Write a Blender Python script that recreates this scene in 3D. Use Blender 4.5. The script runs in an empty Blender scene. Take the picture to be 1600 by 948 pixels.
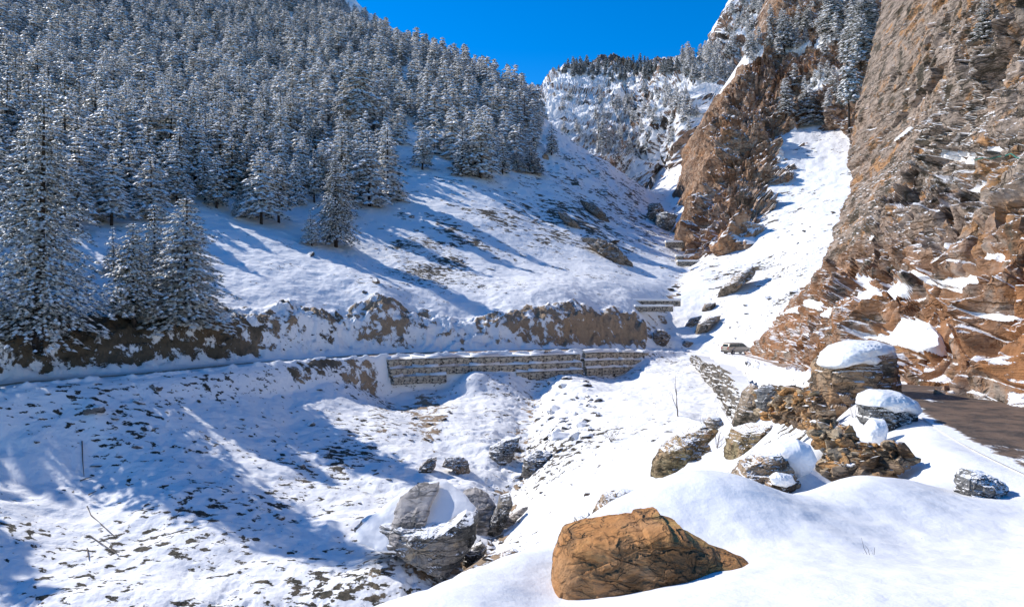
import bpy, math, random
import numpy as np
from mathutils import Vector, Matrix, Euler
from mathutils.bvhtree import BVHTree

rnd = random.Random(7)
R = math.radians
S = bpy.context.scene
COL = S.collection
# ------------------------------------------------------------------ camera
F, U0, V0 = 1067.0, 800.0, 474.0          # focal length and centre, in pixels of the 1600 px wide photograph
cam_d = bpy.data.cameras.new('camera'); cam = bpy.data.objects.new('camera', cam_d); COL.objects.link(cam)
cam_d.sensor_width = 36; cam_d.lens = 24.0; cam_d.clip_start = 0.1; cam_d.clip_end = 8000
cam.location = (0, 0, 0); cam.rotation_euler = (R(90), 0, 0)
S.camera = cam
# ------------------------------------------------------------------ light
SUN_EL, SUN_AZ = 37.0, 303.0              # azimuth clockwise from +Y (the view direction)
sd = Vector((math.sin(R(SUN_AZ))*math.cos(R(SUN_EL)), math.cos(R(SUN_AZ))*math.cos(R(SUN_EL)), math.sin(R(SUN_EL))))
W = bpy.data.worlds.new('World'); S.world = W; W.use_nodes = True
wn = W.node_tree.nodes; wl = W.node_tree.links
bg = wn['Background']; bg.inputs['Strength'].default_value = 0.125
sky = wn.new('ShaderNodeTexSky'); sky.sky_type = 'NISHITA'; sky.sun_disc = False
sky.sun_elevation = R(SUN_EL); sky.sun_rotation = R(SUN_AZ)
sky.altitude = 2400; sky.air_density = 1.0; sky.dust_density = 0.2; sky.ozone_density = 2.5
hs = wn.new('ShaderNodeHueSaturation'); hs.inputs['Saturation'].default_value = 1.44; hs.inputs['Hue'].default_value = 0.505
wl.new(sky.outputs[0], hs.inputs['Color']); wl.new(hs.outputs[0], bg.inputs['Color'])
sl = bpy.data.lights.new('sun', 'SUN'); sl.energy = 3.5; sl.angle = R(0.5); sl.color = (1.0, 0.97, 0.93)
so = bpy.data.objects.new('sun', sl); COL.objects.link(so)
so.rotation_euler = sd.to_track_quat('Z', 'Y').to_euler()
S.view_settings.view_transform = 'Standard'; S.view_settings.look = 'None'
S.view_settings.exposure = 0.68; S.view_settings.gamma = 1.0
try: S.view_settings.use_curve_mapping = False
except Exception: pass
S.cycles.max_bounces = 6; S.cycles.diffuse_bounces = 4
# ------------------------------------------------------------------ numpy helpers
_rs = np.random.RandomState(3)
_perm = _rs.permutation(256).astype(np.int32); _perm = np.concatenate([_perm, _perm, _perm])
_g = _rs.normal(size=(256, 3)); _g /= np.linalg.norm(_g, axis=1)[:, None]; _g = _g.astype(np.float32)
def perlin(P):
    P = np.asarray(P, np.float32)
    I = np.floor(P).astype(np.int32); f = P - I; I &= 255
    u = f*f*f*(f*(f*6-15)+10)
    out = 0
    for dx in (0, 1):
        wx = u[:, 0] if dx else 1-u[:, 0]
        a = _perm[I[:, 0]+dx]
        for dy in (0, 1):
            wy = u[:, 1] if dy else 1-u[:, 1]
            b = _perm[a+I[:, 1]+dy]
            for dz in (0, 1):
                wz = u[:, 2] if dz else 1-u[:, 2]
                g = _g[_perm[b+I[:, 2]+dz]]
                out = out + wx*wy*wz*(g[:, 0]*(f[:, 0]-dx)+g[:, 1]*(f[:, 1]-dy)+g[:, 2]*(f[:, 2]-dz))
    return out*1.5
def fbm(P, sc, oct=4, gain=.5, off=0.0, ridged=False):
    P = np.asarray(P, np.float32)*np.asarray(sc, np.float32)+off
    a, o = 1.0, 0
    for k in range(oct):
        n = perlin(P+17.3*k)
        if ridged: n = 1-2*np.abs(n)
        o = o+a*n; a *= gain; P = P*2.03
    return o
def sstep(a, b, x):
    t = np.clip((x-a)/(b-a), 0, 1); return t*t*(3-2*t)
class TPS:
    def __init__(s, X, y, lam=1e-4):
        s.X = np.asarray(X, float); n = len(s.X)
        K = s._k(s.X, s.X)+lam*np.eye(n)
        P = np.hstack([np.ones((n, 1)), s.X])
        A = np.block([[K, P], [P.T, np.zeros((3, 3))]])
        s.w = np.linalg.solve(A, np.concatenate([np.asarray(y, float), np.zeros(3)]))
    def _k(s, A, B):
        d2 = ((A[:, None, :]-B[None])**2).sum(-1)
        return .5*d2*np.log(d2+1e-12)
    def __call__(s, Q):
        out = np.empty(len(Q))
        for i in range(0, len(Q), 40000):
            q = Q[i:i+40000]
            out[i:i+40000] = s._k(q, s.X)@s.w[:-3]+s.w[-3]+q@s.w[-2:]
        return out
def W3(u, v, d): return Vector(((u-U0)/F*d, d, (V0-v)/F*d))
# ------------------------------------------------------------------ object helpers
def tag(o, label=None, cat=None, group=None, kind=None):
    if label: o['label'] = label
    if cat: o['category'] = cat
    if group: o['group'] = group
    if kind: o['kind'] = kind
    return o
def mesh_np(name, V, Fc, mats=(), midx=None, smooth=False):
    """V (n,3); Fc (m,3) or (m,4)"""
    me = bpy.data.meshes.new(name); V = np.ascontiguousarray(V, np.float32); Fc = np.ascontiguousarray(Fc, np.int32)
    k = Fc.shape[1]
    me.vertices.add(len(V)); me.vertices.foreach_set('co', V.ravel())
    me.loops.add(Fc.size); me.loops.foreach_set('vertex_index', Fc.ravel())
    me.polygons.add(len(Fc)); me.polygons.foreach_set('loop_start', np.arange(0, Fc.size, k, dtype=np.int32))
    me.polygons.foreach_set('loop_total', np.full(len(Fc), k, np.int32))
    for m in mats: me.materials.append(m)
    if midx is not None: me.polygons.foreach_set('material_index', np.ascontiguousarray(midx, np.int32))
    me.polygons.foreach_set('use_smooth', np.full(len(Fc), bool(smooth)))
    me.update(calc_edges=True); me.validate()
    return me
def attr(me, name, a):
    at = me.attributes.new(name, 'FLOAT', 'POINT'); at.data.foreach_set('value', np.ascontiguousarray(a, np.float32))
def link(name, me, parent=None, loc=(0, 0, 0), rot=(0, 0, 0), sc=(1, 1, 1)):
    o = bpy.data.objects.new(name, me); COL.objects.link(o)
    o.location = loc; o.rotation_euler = rot; o.scale = sc
    if parent: o.parent = parent
    return o
def grid_faces(nr, nc):
    i = np.arange(nr*nc).reshape(nr, nc)
    return np.stack([i[:-1, :-1], i[:-1, 1:], i[1:, 1:], i[1:, :-1]], -1).reshape(-1, 4)
def grid_normals(P, nr, nc):
    G = P.reshape(nr, nc, 3); a = np.gradient(G, axis=1); b = np.gradient(G, axis=0)
    n = np.cross(a, b); n /= np.linalg.norm(n, axis=2)[..., None]+1e-9
    return n.reshape(-1, 3)
# ------------------------------------------------------------------ materials
class NT:
    def __init__(s, name):
        s.m = bpy.data.materials.new(name); s.m.use_nodes = True
        s.n = s.m.node_tree.nodes; s.l = s.m.node_tree.links; s.b = s.n['Principled BSDF']
        s.tc = s.n.new('ShaderNodeTexCoord'); s.geo = s.n.new('ShaderNodeNewGeometry')
    def _set(s, sock, v):
        if v is None: return
        if isinstance(v, bpy.types.NodeSocket): s.l.new(v, sock)
        else: sock.default_value = v
    def mapping(s, scale=(1, 1, 1), rot=(0, 0, 0), co='Object', vec=None):
        m = s.n.new('ShaderNodeMapping'); m.inputs['Scale'].default_value = scale; m.inputs['Rotation'].default_value = rot
        s.l.new(vec if vec is not None else s.tc.outputs[co], m.inputs['Vector']); return m.outputs[0]
    def noise(s, vec, sc, det=4, rough=.55, dist=0):
        t = s.n.new('ShaderNodeTexNoise'); t.inputs['Scale'].default_value = sc; t.inputs['Detail'].default_value = det
        t.inputs['Roughness'].default_value = rough; t.inputs['Distortion'].default_value = dist
        s.l.new(vec, t.inputs['Vector']); return t.outputs['Fac']
    def voronoi(s, vec, sc, feature='F1', out='Distance'):
        t = s.n.new('ShaderNodeTexVoronoi'); t.feature = feature; t.inputs['Scale'].default_value = sc
        s.l.new(vec, t.inputs['Vector']); return t.outputs[out]
    def math(s, op, a, b=None, c=None, clamp=False):
        t = s.n.new('ShaderNodeMath'); t.operation = op; t.use_clamp = clamp
        s._set(t.inputs[0], a); s._set(t.inputs[1], b)
        if c is not None: s._set(t.inputs[2], c)
        return t.outputs[0]
    def step(s, x, a, b):
        t = s.n.new('ShaderNodeMapRange'); t.interpolation_type = 'SMOOTHSTEP'
        s._set(t.inputs['Value'], x); s._set(t.inputs['From Min'], a); s._set(t.inputs['From Max'], b)
        return t.outputs[0]
    def mix(s, f, a, b):
        t = s.n.new('ShaderNodeMix'); t.data_type = 'RGBA'
        s._set(t.inputs[0], f)
        for k, v in ((6, a), (7, b)):
            if isinstance(v, tuple): v = (*v, 1)[:4]
            s._set(t.inputs[k], v)
        return t.outputs[2]
    def attr(s, name):
        t = s.n.new('ShaderNodeAttribute'); t.attribute_name = name; return t.outputs['Fac']
    def nz(s):
        t = s.n.new('ShaderNodeSeparateXYZ'); s.l.new(s.geo.outputs['Normal'], t.inputs[0]); return t.outputs[2]
    def rand(s):
        t = s.n.new('ShaderNodeObjectInfo'); return t.outputs['Random']
    def bump(s, h, dist=.1, strength=1.0):
        t = s.n.new('ShaderNodeBump'); t.inputs['Distance'].default_value = dist; t.inputs['Strength'].default_value = strength
        s._set(t.inputs['Height'], h); s.l.new(t.outputs[0], s.b.inputs['Normal'])
    def out(s, col, rough=.8, spec=.3, metal=0):
        if isinstance(col, tuple): col = (*col, 1)[:4]
        s._set(s.b.inputs['Base Color'], col); s._set(s.b.inputs['Roughness'], rough)
        s.b.inputs['Specular IOR Level'].default_value = spec; s.b.inputs['Metallic'].default_value = metal
        return s.m
SNOW = (.88, .855, .82)
def rock_color(t, p, cA, cB, cC, dark, rot=(0, 0, 0), sc=1.0, aniso=(.35, .35, 1.6)):
    """warm / grey / orange rock with thin dark bedding cracks; returns colour and height"""
    q = t.mapping((sc*aniso[0], sc*aniso[1], sc*aniso[2]), rot, vec=p)
    big = t.noise(p, .16*sc, 5, .6, .6); st = t.noise(q, 1.0, 8, .65, .8); fine = t.noise(p, 2.6*sc, 8, .72)
    c = t.mix(t.step(big, .42, .58), cA, cB)
    big2 = t.noise(t.mapping((sc,)*3, (1, 2, .5), vec=p), .3, 4, .6, 1.0)
    c = t.mix(t.step(big2, .54, .64), c, cC)
    c = t.mix(t.math('MULTIPLY', t.step(fine, .52, .66), .5), c, tuple(x*.5 for x in cA))
    c = t.mix(t.math('MULTIPLY', t.step(fine, .47, .36), .5), c, tuple(min(.6, x*1.35+.03) for x in cA))
    wv = t.n.new('ShaderNodeVectorMath'); wv.operation = 'MULTIPLY_ADD'; nc_ = t.n.new('ShaderNodeTexNoise'); nc_.inputs['Scale'].default_value = 1.3*sc; nc_.inputs['Detail'].default_value = 4
    t.l.new(p, nc_.inputs['Vector']); t.l.new(nc_.outputs['Color'], wv.inputs[0]); wv.inputs[1].default_value = (.9, .9, .9); t.l.new(q, wv.inputs[2])
    ve = t.voronoi(wv.outputs[0], 1.1, 'DISTANCE_TO_EDGE'); ve2 = t.voronoi(wv.outputs[0], 3.1, 'DISTANCE_TO_EDGE')
    vc = t.math('MAXIMUM', t.step(ve, .075, .015), t.math('MULTIPLY', t.step(ve2, .06, .02), .55))
    vc = t.math('MULTIPLY', vc, t.step(t.noise(p, .8*sc, 3, .6), .38, .52))
    crack = t.math('MAXIMUM', t.step(st, .40, .33), vc)
    spots = t.step(t.noise(q, 2.2, 6, .7), .60, .66)
    c = t.mix(t.math('MULTIPLY', crack, .85), c, dark)
    c = t.mix(t.math('MULTIPLY', spots, .6), c, dark)
    lich = t.step(t.math('ADD', t.noise(p, .35*sc, 3, .5), t.math('MULTIPLY', t.noise(q, 4.0, 6, .75), .45)), .80, .86)
    c = t.mix(t.math('MULTIPLY', lich, .85), c, dark)
    h = t.math('ADD', t.math('MULTIPLY', st, 1.0), t.math('MULTIPLY', fine, .35))
    h = t.math('SUBTRACT', h, t.math('MULTIPLY', crack, .5))
    return c, h
def q_(t, p, sc, rot, aniso): return t.mapping((sc*aniso[0], sc*aniso[1], sc*aniso[2]), rot, vec=p)
def make_rock_mat(name, cA, cB, cC, dark=(.03, .028, .022), rot=(0, 0, 0), sc=1.0, snow=(.62, .78), aniso=(.35, .35, 1.6), bump=.25, co='Object', use_attr=False):
    t = NT(name); p = t.tc.outputs[co]
    c, h = rock_color(t, p, cA, cB, cC, dark, rot, sc, aniso)
    if use_attr:
        c = t.mix(t.math('MULTIPLY', t.attr('warm'), t.step(t.noise(p, .5, 6, .65), .34, .56)), c, t.mix(t.noise(q_(t, p, sc, rot, aniso), 1.5, 6, .65), (.50, .22, .075), (.20, .10, .055)))
    if snow:
        n = t.noise(p, 1.1*sc, 5, .6)
        x = t.math('ADD', t.nz(), t.math('MULTIPLY', t.math('SUBTRACT', n, .5), .6))
        if use_attr: x = t.math('ADD', x, t.attr('snowp'))
        s = t.step(x, snow[0], snow[1])
        c = t.mix(s, c, SNOW)
        h = t.math('MULTIPLY', h, t.math('SUBTRACT', 1.0, t.math('MULTIPLY', s, .85)))
    t.bump(h, bump); return t.out(c, .85, .2)
def make_snow_mat(name, extra=True):
    t = NT(name); p = t.tc.outputs['Object']
    h = t.math('ADD', t.noise(p, .9, 4, .5), t.math('MULTIPLY', t.noise(p, 9, 3, .5), .08))
    t.bump(h, .10); return t.out(SNOW, .55, .25)
M = {}
M['snow'] = make_snow_mat('snow')
def ground_mat():
    t = NT('snowy_ground'); p = t.tc.outputs['Object']
    # earth shows where the snow is thin: attributes say where, noise gives the ragged shapes
    e = t.attr('earth'); k = t.attr('speck')
    n1 = t.noise(p, .55, 8, .68, .3)
    em = t.step(t.math('ADD', e, t.math('MULTIPLY', t.math('SUBTRACT', n1, .5), 2.4)), .42, .52)
    q = t.mapping((.9, 1.3, 2.6), (0, 0, .35), vec=p)
    n2 = t.noise(q, 1.15, 7, .62, .2); n2f = t.noise(q, .42, 7, .66, .2); fz = t.attr('farness')
    n2 = t.math('ADD', t.math('MULTIPLY', n2, t.math('SUBTRACT', 1.0, fz)), t.math('MULTIPLY', n2f, fz)); n3 = t.noise(p, .11, 4, .55)
    thr = t.math('SUBTRACT', .74, t.math('MULTIPLY', k, .20))
    thr = t.math('SUBTRACT', thr, t.math('MULTIPLY', t.math('SUBTRACT', n3, .5), .5))
    sm = t.step(n2, thr, t.math('ADD', thr, .022))
    v = t.noise(p, 1.7, 6, .7); w = t.noise(p, .22, 3, .5)
    dirt = t.mix(t.step(v, .36, .66), (.10, .066, .040), (.42, .27, .155))
    dirt = t.mix(t.step(w, .5, .6), dirt, (.30, .21, .135))
    st = t.step(t.voronoi(p, 2.2), .0, .5)
    dirt = t.mix(t.math('MULTIPLY', st, .45), (.42, .30, .19), dirt)
    sp = t.mix(t.step(v, .4, .6), (.045, .04, .026), (.17, .13, .085))
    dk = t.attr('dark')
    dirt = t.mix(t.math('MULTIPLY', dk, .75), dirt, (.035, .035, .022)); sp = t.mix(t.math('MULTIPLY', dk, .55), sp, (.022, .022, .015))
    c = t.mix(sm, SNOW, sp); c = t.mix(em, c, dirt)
    bare = t.math('MAXIMUM', em, sm)
    soft = t.noise(p, .8, 5, .55); tiny = t.noise(p, 4.5, 4, .6)
    h = t.math('ADD', t.math('MULTIPLY', soft, .8), t.math('MULTIPLY', tiny, .13))
    h = t.math('SUBTRACT', h, t.math('MULTIPLY', bare, .25))
    h = t.math('ADD', h, t.math('MULTIPLY', t.math('MULTIPLY', bare, v), 1.2))
    t.bump(h, .28); return t.out(c, .7, .2)
M['ground'] = ground_mat()
M['bank'] = None
def bank_mat():
    t = NT('fresh_snow'); p = t.tc.outputs['Object']
    h = t.math('ADD', t.noise(p, .8, 3, .45), t.math('MULTIPLY', t.noise(p, 14, 6, .65), .07))
    t.bump(h, .16); 
    g = t.noise(p, 60, 3, .7)
    c = t.mix(t.step(g, .3, .7), (.80, .785, .765), (.85, .835, .81))
    return t.out(c, .5, .3)
M['bank'] = bank_mat()
# ------------------------------------------------------------------ the road line (world)
road_pts = [(-120, 640, 48), (0, 603, 53), (120, 592, 57.5), (233, 583, 62), (397, 567, 72), (500, 560, 80), (600, 554, 87), (700, 551, 91),
            (800, 549, 94), (900, 546, 98), (950, 546.5, 103), (1000, 547.5, 108), (1060, 550, 112), (1110, 552, 109.5),
            (1150, 553, 104), (1180, 559.5, 92), (1205, 566, 80), (1260, 578, 58), (1330, 589, 40), (1400, 601, 28),
            (1500, 619, 22.2), (1600, 652, 17.1), (1760, 712, 12.3), (2100, 820, 8.2)]
rp = np.array([W3(*p) for p in road_pts])
def catmull(P, n=14):
    P = np.vstack([2*P[0]-P[1], P, 2*P[-1]-P[-2]]); o = []
    for i in range(1, len(P)-2):
        for t in np.linspace(0, 1, n, endpoint=False):
            a, b, c, d = P[i-1:i+3]
            o.append(.5*((2*b)+(-a+c)*t+(2*a-5*b+4*c-d)*t*t+(-a+3*b-3*c+d)*t**3))
    o.append(P[-2]); return np.array(o)
RL = catmull(rp)
from mathutils.kdtree import KDTree
RS = []                                   # dense samples with tangents
for a, b in zip(RL[:-1], RL[1:]):
    k = max(2, int(np.linalg.norm(b-a)/.4))
    for t in np.linspace(0, 1, k, endpoint=False): RS.append(np.concatenate([a+(b-a)*t, (b-a)/np.linalg.norm((b-a)[:2])]))
RS = np.array(RS)
def road_field(X, Y):
    """nearest road sample: signed lateral distance (+ = right of travel, left->right-> back to the camera), z"""
    lat = np.full(len(X), 99.0); z = np.zeros(len(X)); idx = np.zeros(len(X), int)
    near = (Y < 130) & (X < 75)
    sel = np.where(near)[0]
    best = np.full(len(sel), 1e9); bi = np.zeros(len(sel), int)
    RSs = RS[::5].astype(np.float32); X = X.astype(np.float32); Y = Y.astype(np.float32)
    for i in range(0, len(sel), 60000):
        s = sel[i:i+60000]
        d2 = (X[s][:, None]-RSs[None, :, 0])**2+(Y[s][:, None]-RSs[None, :, 1])**2
        j = d2.argmin(1); bi[i:i+60000] = j*5; best[i:i+60000] = d2[np.arange(len(s)), j]
    r = RS[np.minimum(bi, len(RS)-1)]
    dx, dy = X[sel]-r[:, 0], Y[sel]-r[:, 1]
    side = r[:, 3]*dy-r[:, 4]*dx          # >0 = left of travel = inner (hill) side
    al = dx*r[:, 3]+dy*r[:, 4]
    lat[sel] = np.where(np.abs(al) < 1.3, side, np.sign(side)*np.sqrt(best)); z[sel] = r[:, 2]+np.clip(al, -1.3, 1.3)*r[:, 5]
    return lat, z
# stream line
stream = np.array([W3(*p) for p in [(1050, 330, 250), (1046, 345, 235), (1075, 392, 182), (1062, 425, 152), (1040, 462, 130), (1010, 520, 116), (960, 545, 106), (885, 572, 97), (838, 600, 88), (828, 640, 76), (815, 700, 62), (792, 765, 52), (770, 830, 43), (715, 890, 36), (590, 950, 32), (300, 1010, 29), (-100, 1020, 28)]])
SL = catmull(stream, 10)
def line_dist(L, X, Y):
    out = np.full(len(X), 1e4, np.float32); sel = np.where(Y < 270)[0]; L = L.astype(np.float32)
    X = X.astype(np.float32); Y = Y.astype(np.float32)
    for i in range(0, len(sel), 60000):
        s = sel[i:i+60000]
        out[s] = ((X[s][:, None]-L[None, :, 0])**2+(Y[s][:, None]-L[None, :, 1])**2).min(1)
    return np.sqrt(out)
# ------------------------------------------------------------------ valley ground
VP = [(-300,1100,22),(-300,948,27),(-300,800,35),(-300,700,42),(-300,520,53),(-300,400,62),(-300,300,80),(-300,150,130),(-300,0,230),(-300,-200,420),
 (0,1200,19),(0,948,31),(0,800,39),(0,700,46.5),(0,612,51),(0,642,49),(0,505,58),(0,420,68),(0,330,88),(0,200,150),(0,100,230),(0,0,330),(0,-150,520),
 (150,948,31.5),(150,700,49),(150,603,55.5),(150,642,51.5),(150,508,65),(150,430,76),(150,350,98),(150,200,170),(150,100,260),(150,0,385),(150,-150,600),
 (300,1200,20),(300,948,32.5),(300,800,42),(300,700,51),(300,590,62.5),(300,627,58.5),(300,512,71),(300,430,86),(300,340,112),(300,250,152),(300,150,242),(300,50,370),(300,-60,560),
 (450,948,33.5),(450,900,36),(450,800,45),(450,700,57),(450,575,73.5),(450,612,69),(450,500,82),(450,430,96),(450,350,126),(450,250,175),(450,150,265),(450,60,375),(450,-40,540),
 (600,1150,20),(600,880,37),(600,800,46),(600,700,60),(600,640,72),(600,594,85.5),(600,492,92),(600,430,110),(600,350,140),(600,280,178),(600,200,235),(600,120,318),(590,62,390),(600,95,470),
 (700,880,36),(700,790,48),(700,700,63),(700,640,75),(700,592,89),(700,508,97),(700,430,117),(700,350,147),(700,270,192),(700,200,245),(700,130,315),(700,103,350),(700,135,430),
 (770,830,43),(790,770,52),(815,700,62),(828,640,76),(832,600,88),(800,490,101),(800,430,124),(800,350,158),(800,270,212),(800,200,272),(800,152,330),(800,185,410),
 (850,480,104),(850,420,133),(850,340,176),(850,260,236),(850,200,296),(850,186,318),(850,220,390),
 (870,660,68),(900,600,86),(900,578,94),(900,484,107),(900,430,130),(900,340,183),(900,270,245),(900,228,300),(900,265,380),
 (900,700,56),(900,760,44),(850,800,41),(900,820,31),(850,880,27),(900,930,18),(700,1000,22),
 (960,575,101),(960,430,138),(960,350,200),(960,285,262),(950,258,300),(950,290,380),
 (1000,600,86),(1000,650,62),(1000,700,47),(1000,760,33),(1000,820,24),(1000,900,16),(1000,560,103),(1000,488,119),(1000,430,148),(1010,370,200),(1010,312,262),(1000,293,300),(1000,310,380),
 (1070,600,79),(1070,650,58),(1070,700,43),(1050,750,30),(1070,570,98),(1040,512,121),(1040,470,130),(1070,430,150),(1078,396,180),(1046,348,232),(1045,318,275),(1045,298,310),(1050,280,345),(1040,262,395),(1078,268,340),
 (1150,656,57),(1170,686,45),(1134,628,66),(1112,598,81),(1150,725,32),(1120,780,19),(1100,585,88),(1100,500,124),(1100,535,116),(1150,450,130),(1200,500,110),(1200,420,137),(1250,400,132),(1150,400,155),(1200,350,166),
 (1280,330,160),(1250,280,198),(1290,225,215),(1340,262,190),(1200,250,215),(1120,330,215),(1300,120,270),(1100,240,300),(1180,120,350),
 (1200,600,52),(1200,690,24),(1200,740,17.5),(1250,640,31),(1215,548,98),(1300,470,105),(1350,520,70),(1400,520,55),(1600,520,40),(1450,300,150),(1300,605,38),(1400,622,26),(1600,668,16.6),
 (1300,700,20),(1300,640,27),(1450,680,18),(1800,720,12),(1800,520,30),(1500,100,250),(1700,300,120)]
VPa = np.array(VP, float)
KU, KD = 1/260.0, 1.9
tpsV = TPS(np.stack([VPa[:, 0]*KU, np.log(VPa[:, 2])*KD], 1), VPa[:, 1]/200.0, 2e-4)
def bump_at(X, Y, Z, pts):
    for (u, v, d, r, h) in pts:
        x, y = (u-U0)/F*d, d
        Z = Z+h*np.exp(-((X-x)**2+(Y-y)**2)/(2*r*r))
    return Z
def carve_road(X, Y, Z, hw=2.6, out_w=1.6, in_w=2.4, far=True):
    lat, rz = road_field(X, Y)
    ow = out_w+2.2*sstep(-12, -28, X)
    t = np.where(lat > 0, (lat-hw)/in_w, (-lat-hw)/ow)
    s = sstep(0, 1, t)
    return rz*(1-s)+Z*s, lat, s
def build_valley():
    us = np.concatenate([np.linspace(-420, -10, 60), np.linspace(-5, 1500, 860), np.linspace(1505, 1900, 50)])
    ld = []
    segs = [(13, 30, 110), (30, 50, 150), (50, 116, 420), (116, 200, 190), (200, 640, 260)]
    for a, b, n in segs: ld.append(np.exp(np.linspace(math.log(a), math.log(b), n, endpoint=False)))
    ds = np.concatenate(ld+[np.array([640.0])])
    D, Ug = np.meshgrid(ds, us, indexing='ij'); nr, nc = D.shape
    d, u = D.ravel(), Ug.ravel()
    v = tpsV(np.stack([u*KU, np.log(d)*KD], 1))*200.0
    X = (u-U0)/F*d; Y = d; Z = (V0-v)/F*d
    Z = bump_at(X, Y, Z, [(1240, 570, 40, 3, .9), (1195, 575, 58, 3, .6), (735, 590, 86, 1.7, 1.6), (1290, 580, 36, 3, .6)])
    P = np.stack([X, Y, Z], 1)
    n = fbm(P*[1, 1, 0], 1/16.0, 3)*.35+fbm(P*[1, 1, 0], 1/3.5, 4, .5)*.16
    amp = sstep(13, 40, d)*(1+.015*d*sstep(120, 300, d))
    Z = Z+n*amp
    # terracettes and rills on the open slope
    sd_ = line_dist(SL, X, Y)
    wv = 1.6+.01*Y
    Z = Z-1.5*np.exp(-(sd_/wv)**2)
    rg = fbm(P*[1, 1, 0], 1/2.2, 4, .6, 5.0, True)
    Z = Z+.28*np.clip(rg, -.3, 1.2)*np.exp(-(sd_/6)**2)*(Y < 120)
    Z, lat, s = carve_road(X, Y, Z)
    al = np.abs(lat); P0 = np.stack([X, Y, Z*0], 1)
    Z = Z+(.22+.3*fbm(P0, 1/1.6, 4, .6, 11.))*np.exp(-((al-2.75)/.4)**2)*(al < 5)
    Z = Z+s*amp*(fbm(P0, 1/4.5, 4, .5, 21.)*.22+fbm(P0, 1/1.3, 3, .5, 31.)*.05)*sstep(3, 5, al)*(Y < 130)
    Z = Z-.45*(1-sstep(27, 33, Y))*(X > 3)
    P = np.stack([X, Y, Z], 1)
    uu, vv = X/Y*F+U0, V0-Z/Y*F
    # the cut above the road: lumpy bare earth
    cut = sstep(2.4, 3.4, lat)*(1-sstep(6.3, 8.6, lat+1.8*fbm(P, 1/5.0, 3)))*(uu < 1010)
    dn = fbm(P, 1/2.4, 5, .6, 3.0, True)
    Z = Z+cut*(dn*.55-.2)
    P = np.stack([X, Y, Z], 1)
    nrm = grid_normals(P, nr, nc)
    dens = fbm(P, 1/14.0, 3, off=9.)
    earth = cut*(.60+.55*dens)
    earth = earth+.13*cut*sstep(430, 330, uu)
    earth = np.where(uu < 560, earth*.95-.12*sstep(350, 480, uu)*sstep(560, 480, uu), earth)
    earth = np.where((uu > 850), earth*.85, earth)
    # brown patch under the gabions, stream bed, rubble at the ravine
    def blob(cu, cv, ru, rv): return np.exp(-(((uu-cu)/ru)**2+((vv-cv)/rv)**2))
    inv = (Y < 140)
    earth = np.maximum(earth, .52*blob(672, 650, 45, 55)*inv)
    earth = np.maximum(earth, .42*np.exp(-(sd_/(1.1+.004*Y))**2)*(uu > 740))
    earth = np.maximum(earth, .62*blob(690, 880, 110, 30)*inv)
    earth = np.maximum(earth, .35*blob(600, 630, 30, 60)*inv)
    earth = np.maximum(earth, .50*sstep(-2.7, -3.2, lat)*sstep(-5.5, -4.6, lat)*sstep(430, 470, uu)*sstep(600, 585, uu))
    # road sheet lies here: keep the ground snow beside it
    speck = .52+.34*dens
    speck += .35*blob(800, 350, 150, 90)+.30*blob(500, 740, 190, 120)+.35*blob(960, 330, 70, 70)+.2*blob(330, 700, 120, 80)
    speck += .22*blob(680, 430, 90, 50)+.3*blob(870, 690, 60, 60)+.12*blob(640, 400, 60, 60)-.3*blob(1000, 620, 90, 40)-.5*blob(1120, 680, 90, 90)-.15*blob(830, 460, 80, 40)
    speck += .22*blob(1200, 430, 110, 90)-.25*blob(200, 920, 260, 50)
    speck = np.where((uu < 600) & (vv < 480) & (vv > 360), speck-.12, speck)
    speck = np.where((Y > 130) & (uu < 620), speck-.2, speck)
    speck = np.where(np.abs(lat) < 3.0, -1, speck); earth = np.where(np.abs(lat) < 2.5, 0, earth)
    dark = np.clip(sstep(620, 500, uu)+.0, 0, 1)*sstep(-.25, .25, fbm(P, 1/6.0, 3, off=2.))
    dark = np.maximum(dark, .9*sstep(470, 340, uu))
    speck = speck+.2*sstep(-2.8, -3.4, lat)*sstep(-7, -5.5, lat)+.18*blob(900, 320, 110, 80)+.2*blob(760, 380, 120, 60)
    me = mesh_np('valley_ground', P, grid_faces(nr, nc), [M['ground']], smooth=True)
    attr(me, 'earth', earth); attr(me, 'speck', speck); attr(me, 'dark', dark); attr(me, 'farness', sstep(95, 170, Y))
    o = link('valley_ground', me); tag(o, 'snow-covered valley sides falling to the ravine', 'terrain', kind='structure')
    return o
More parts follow.
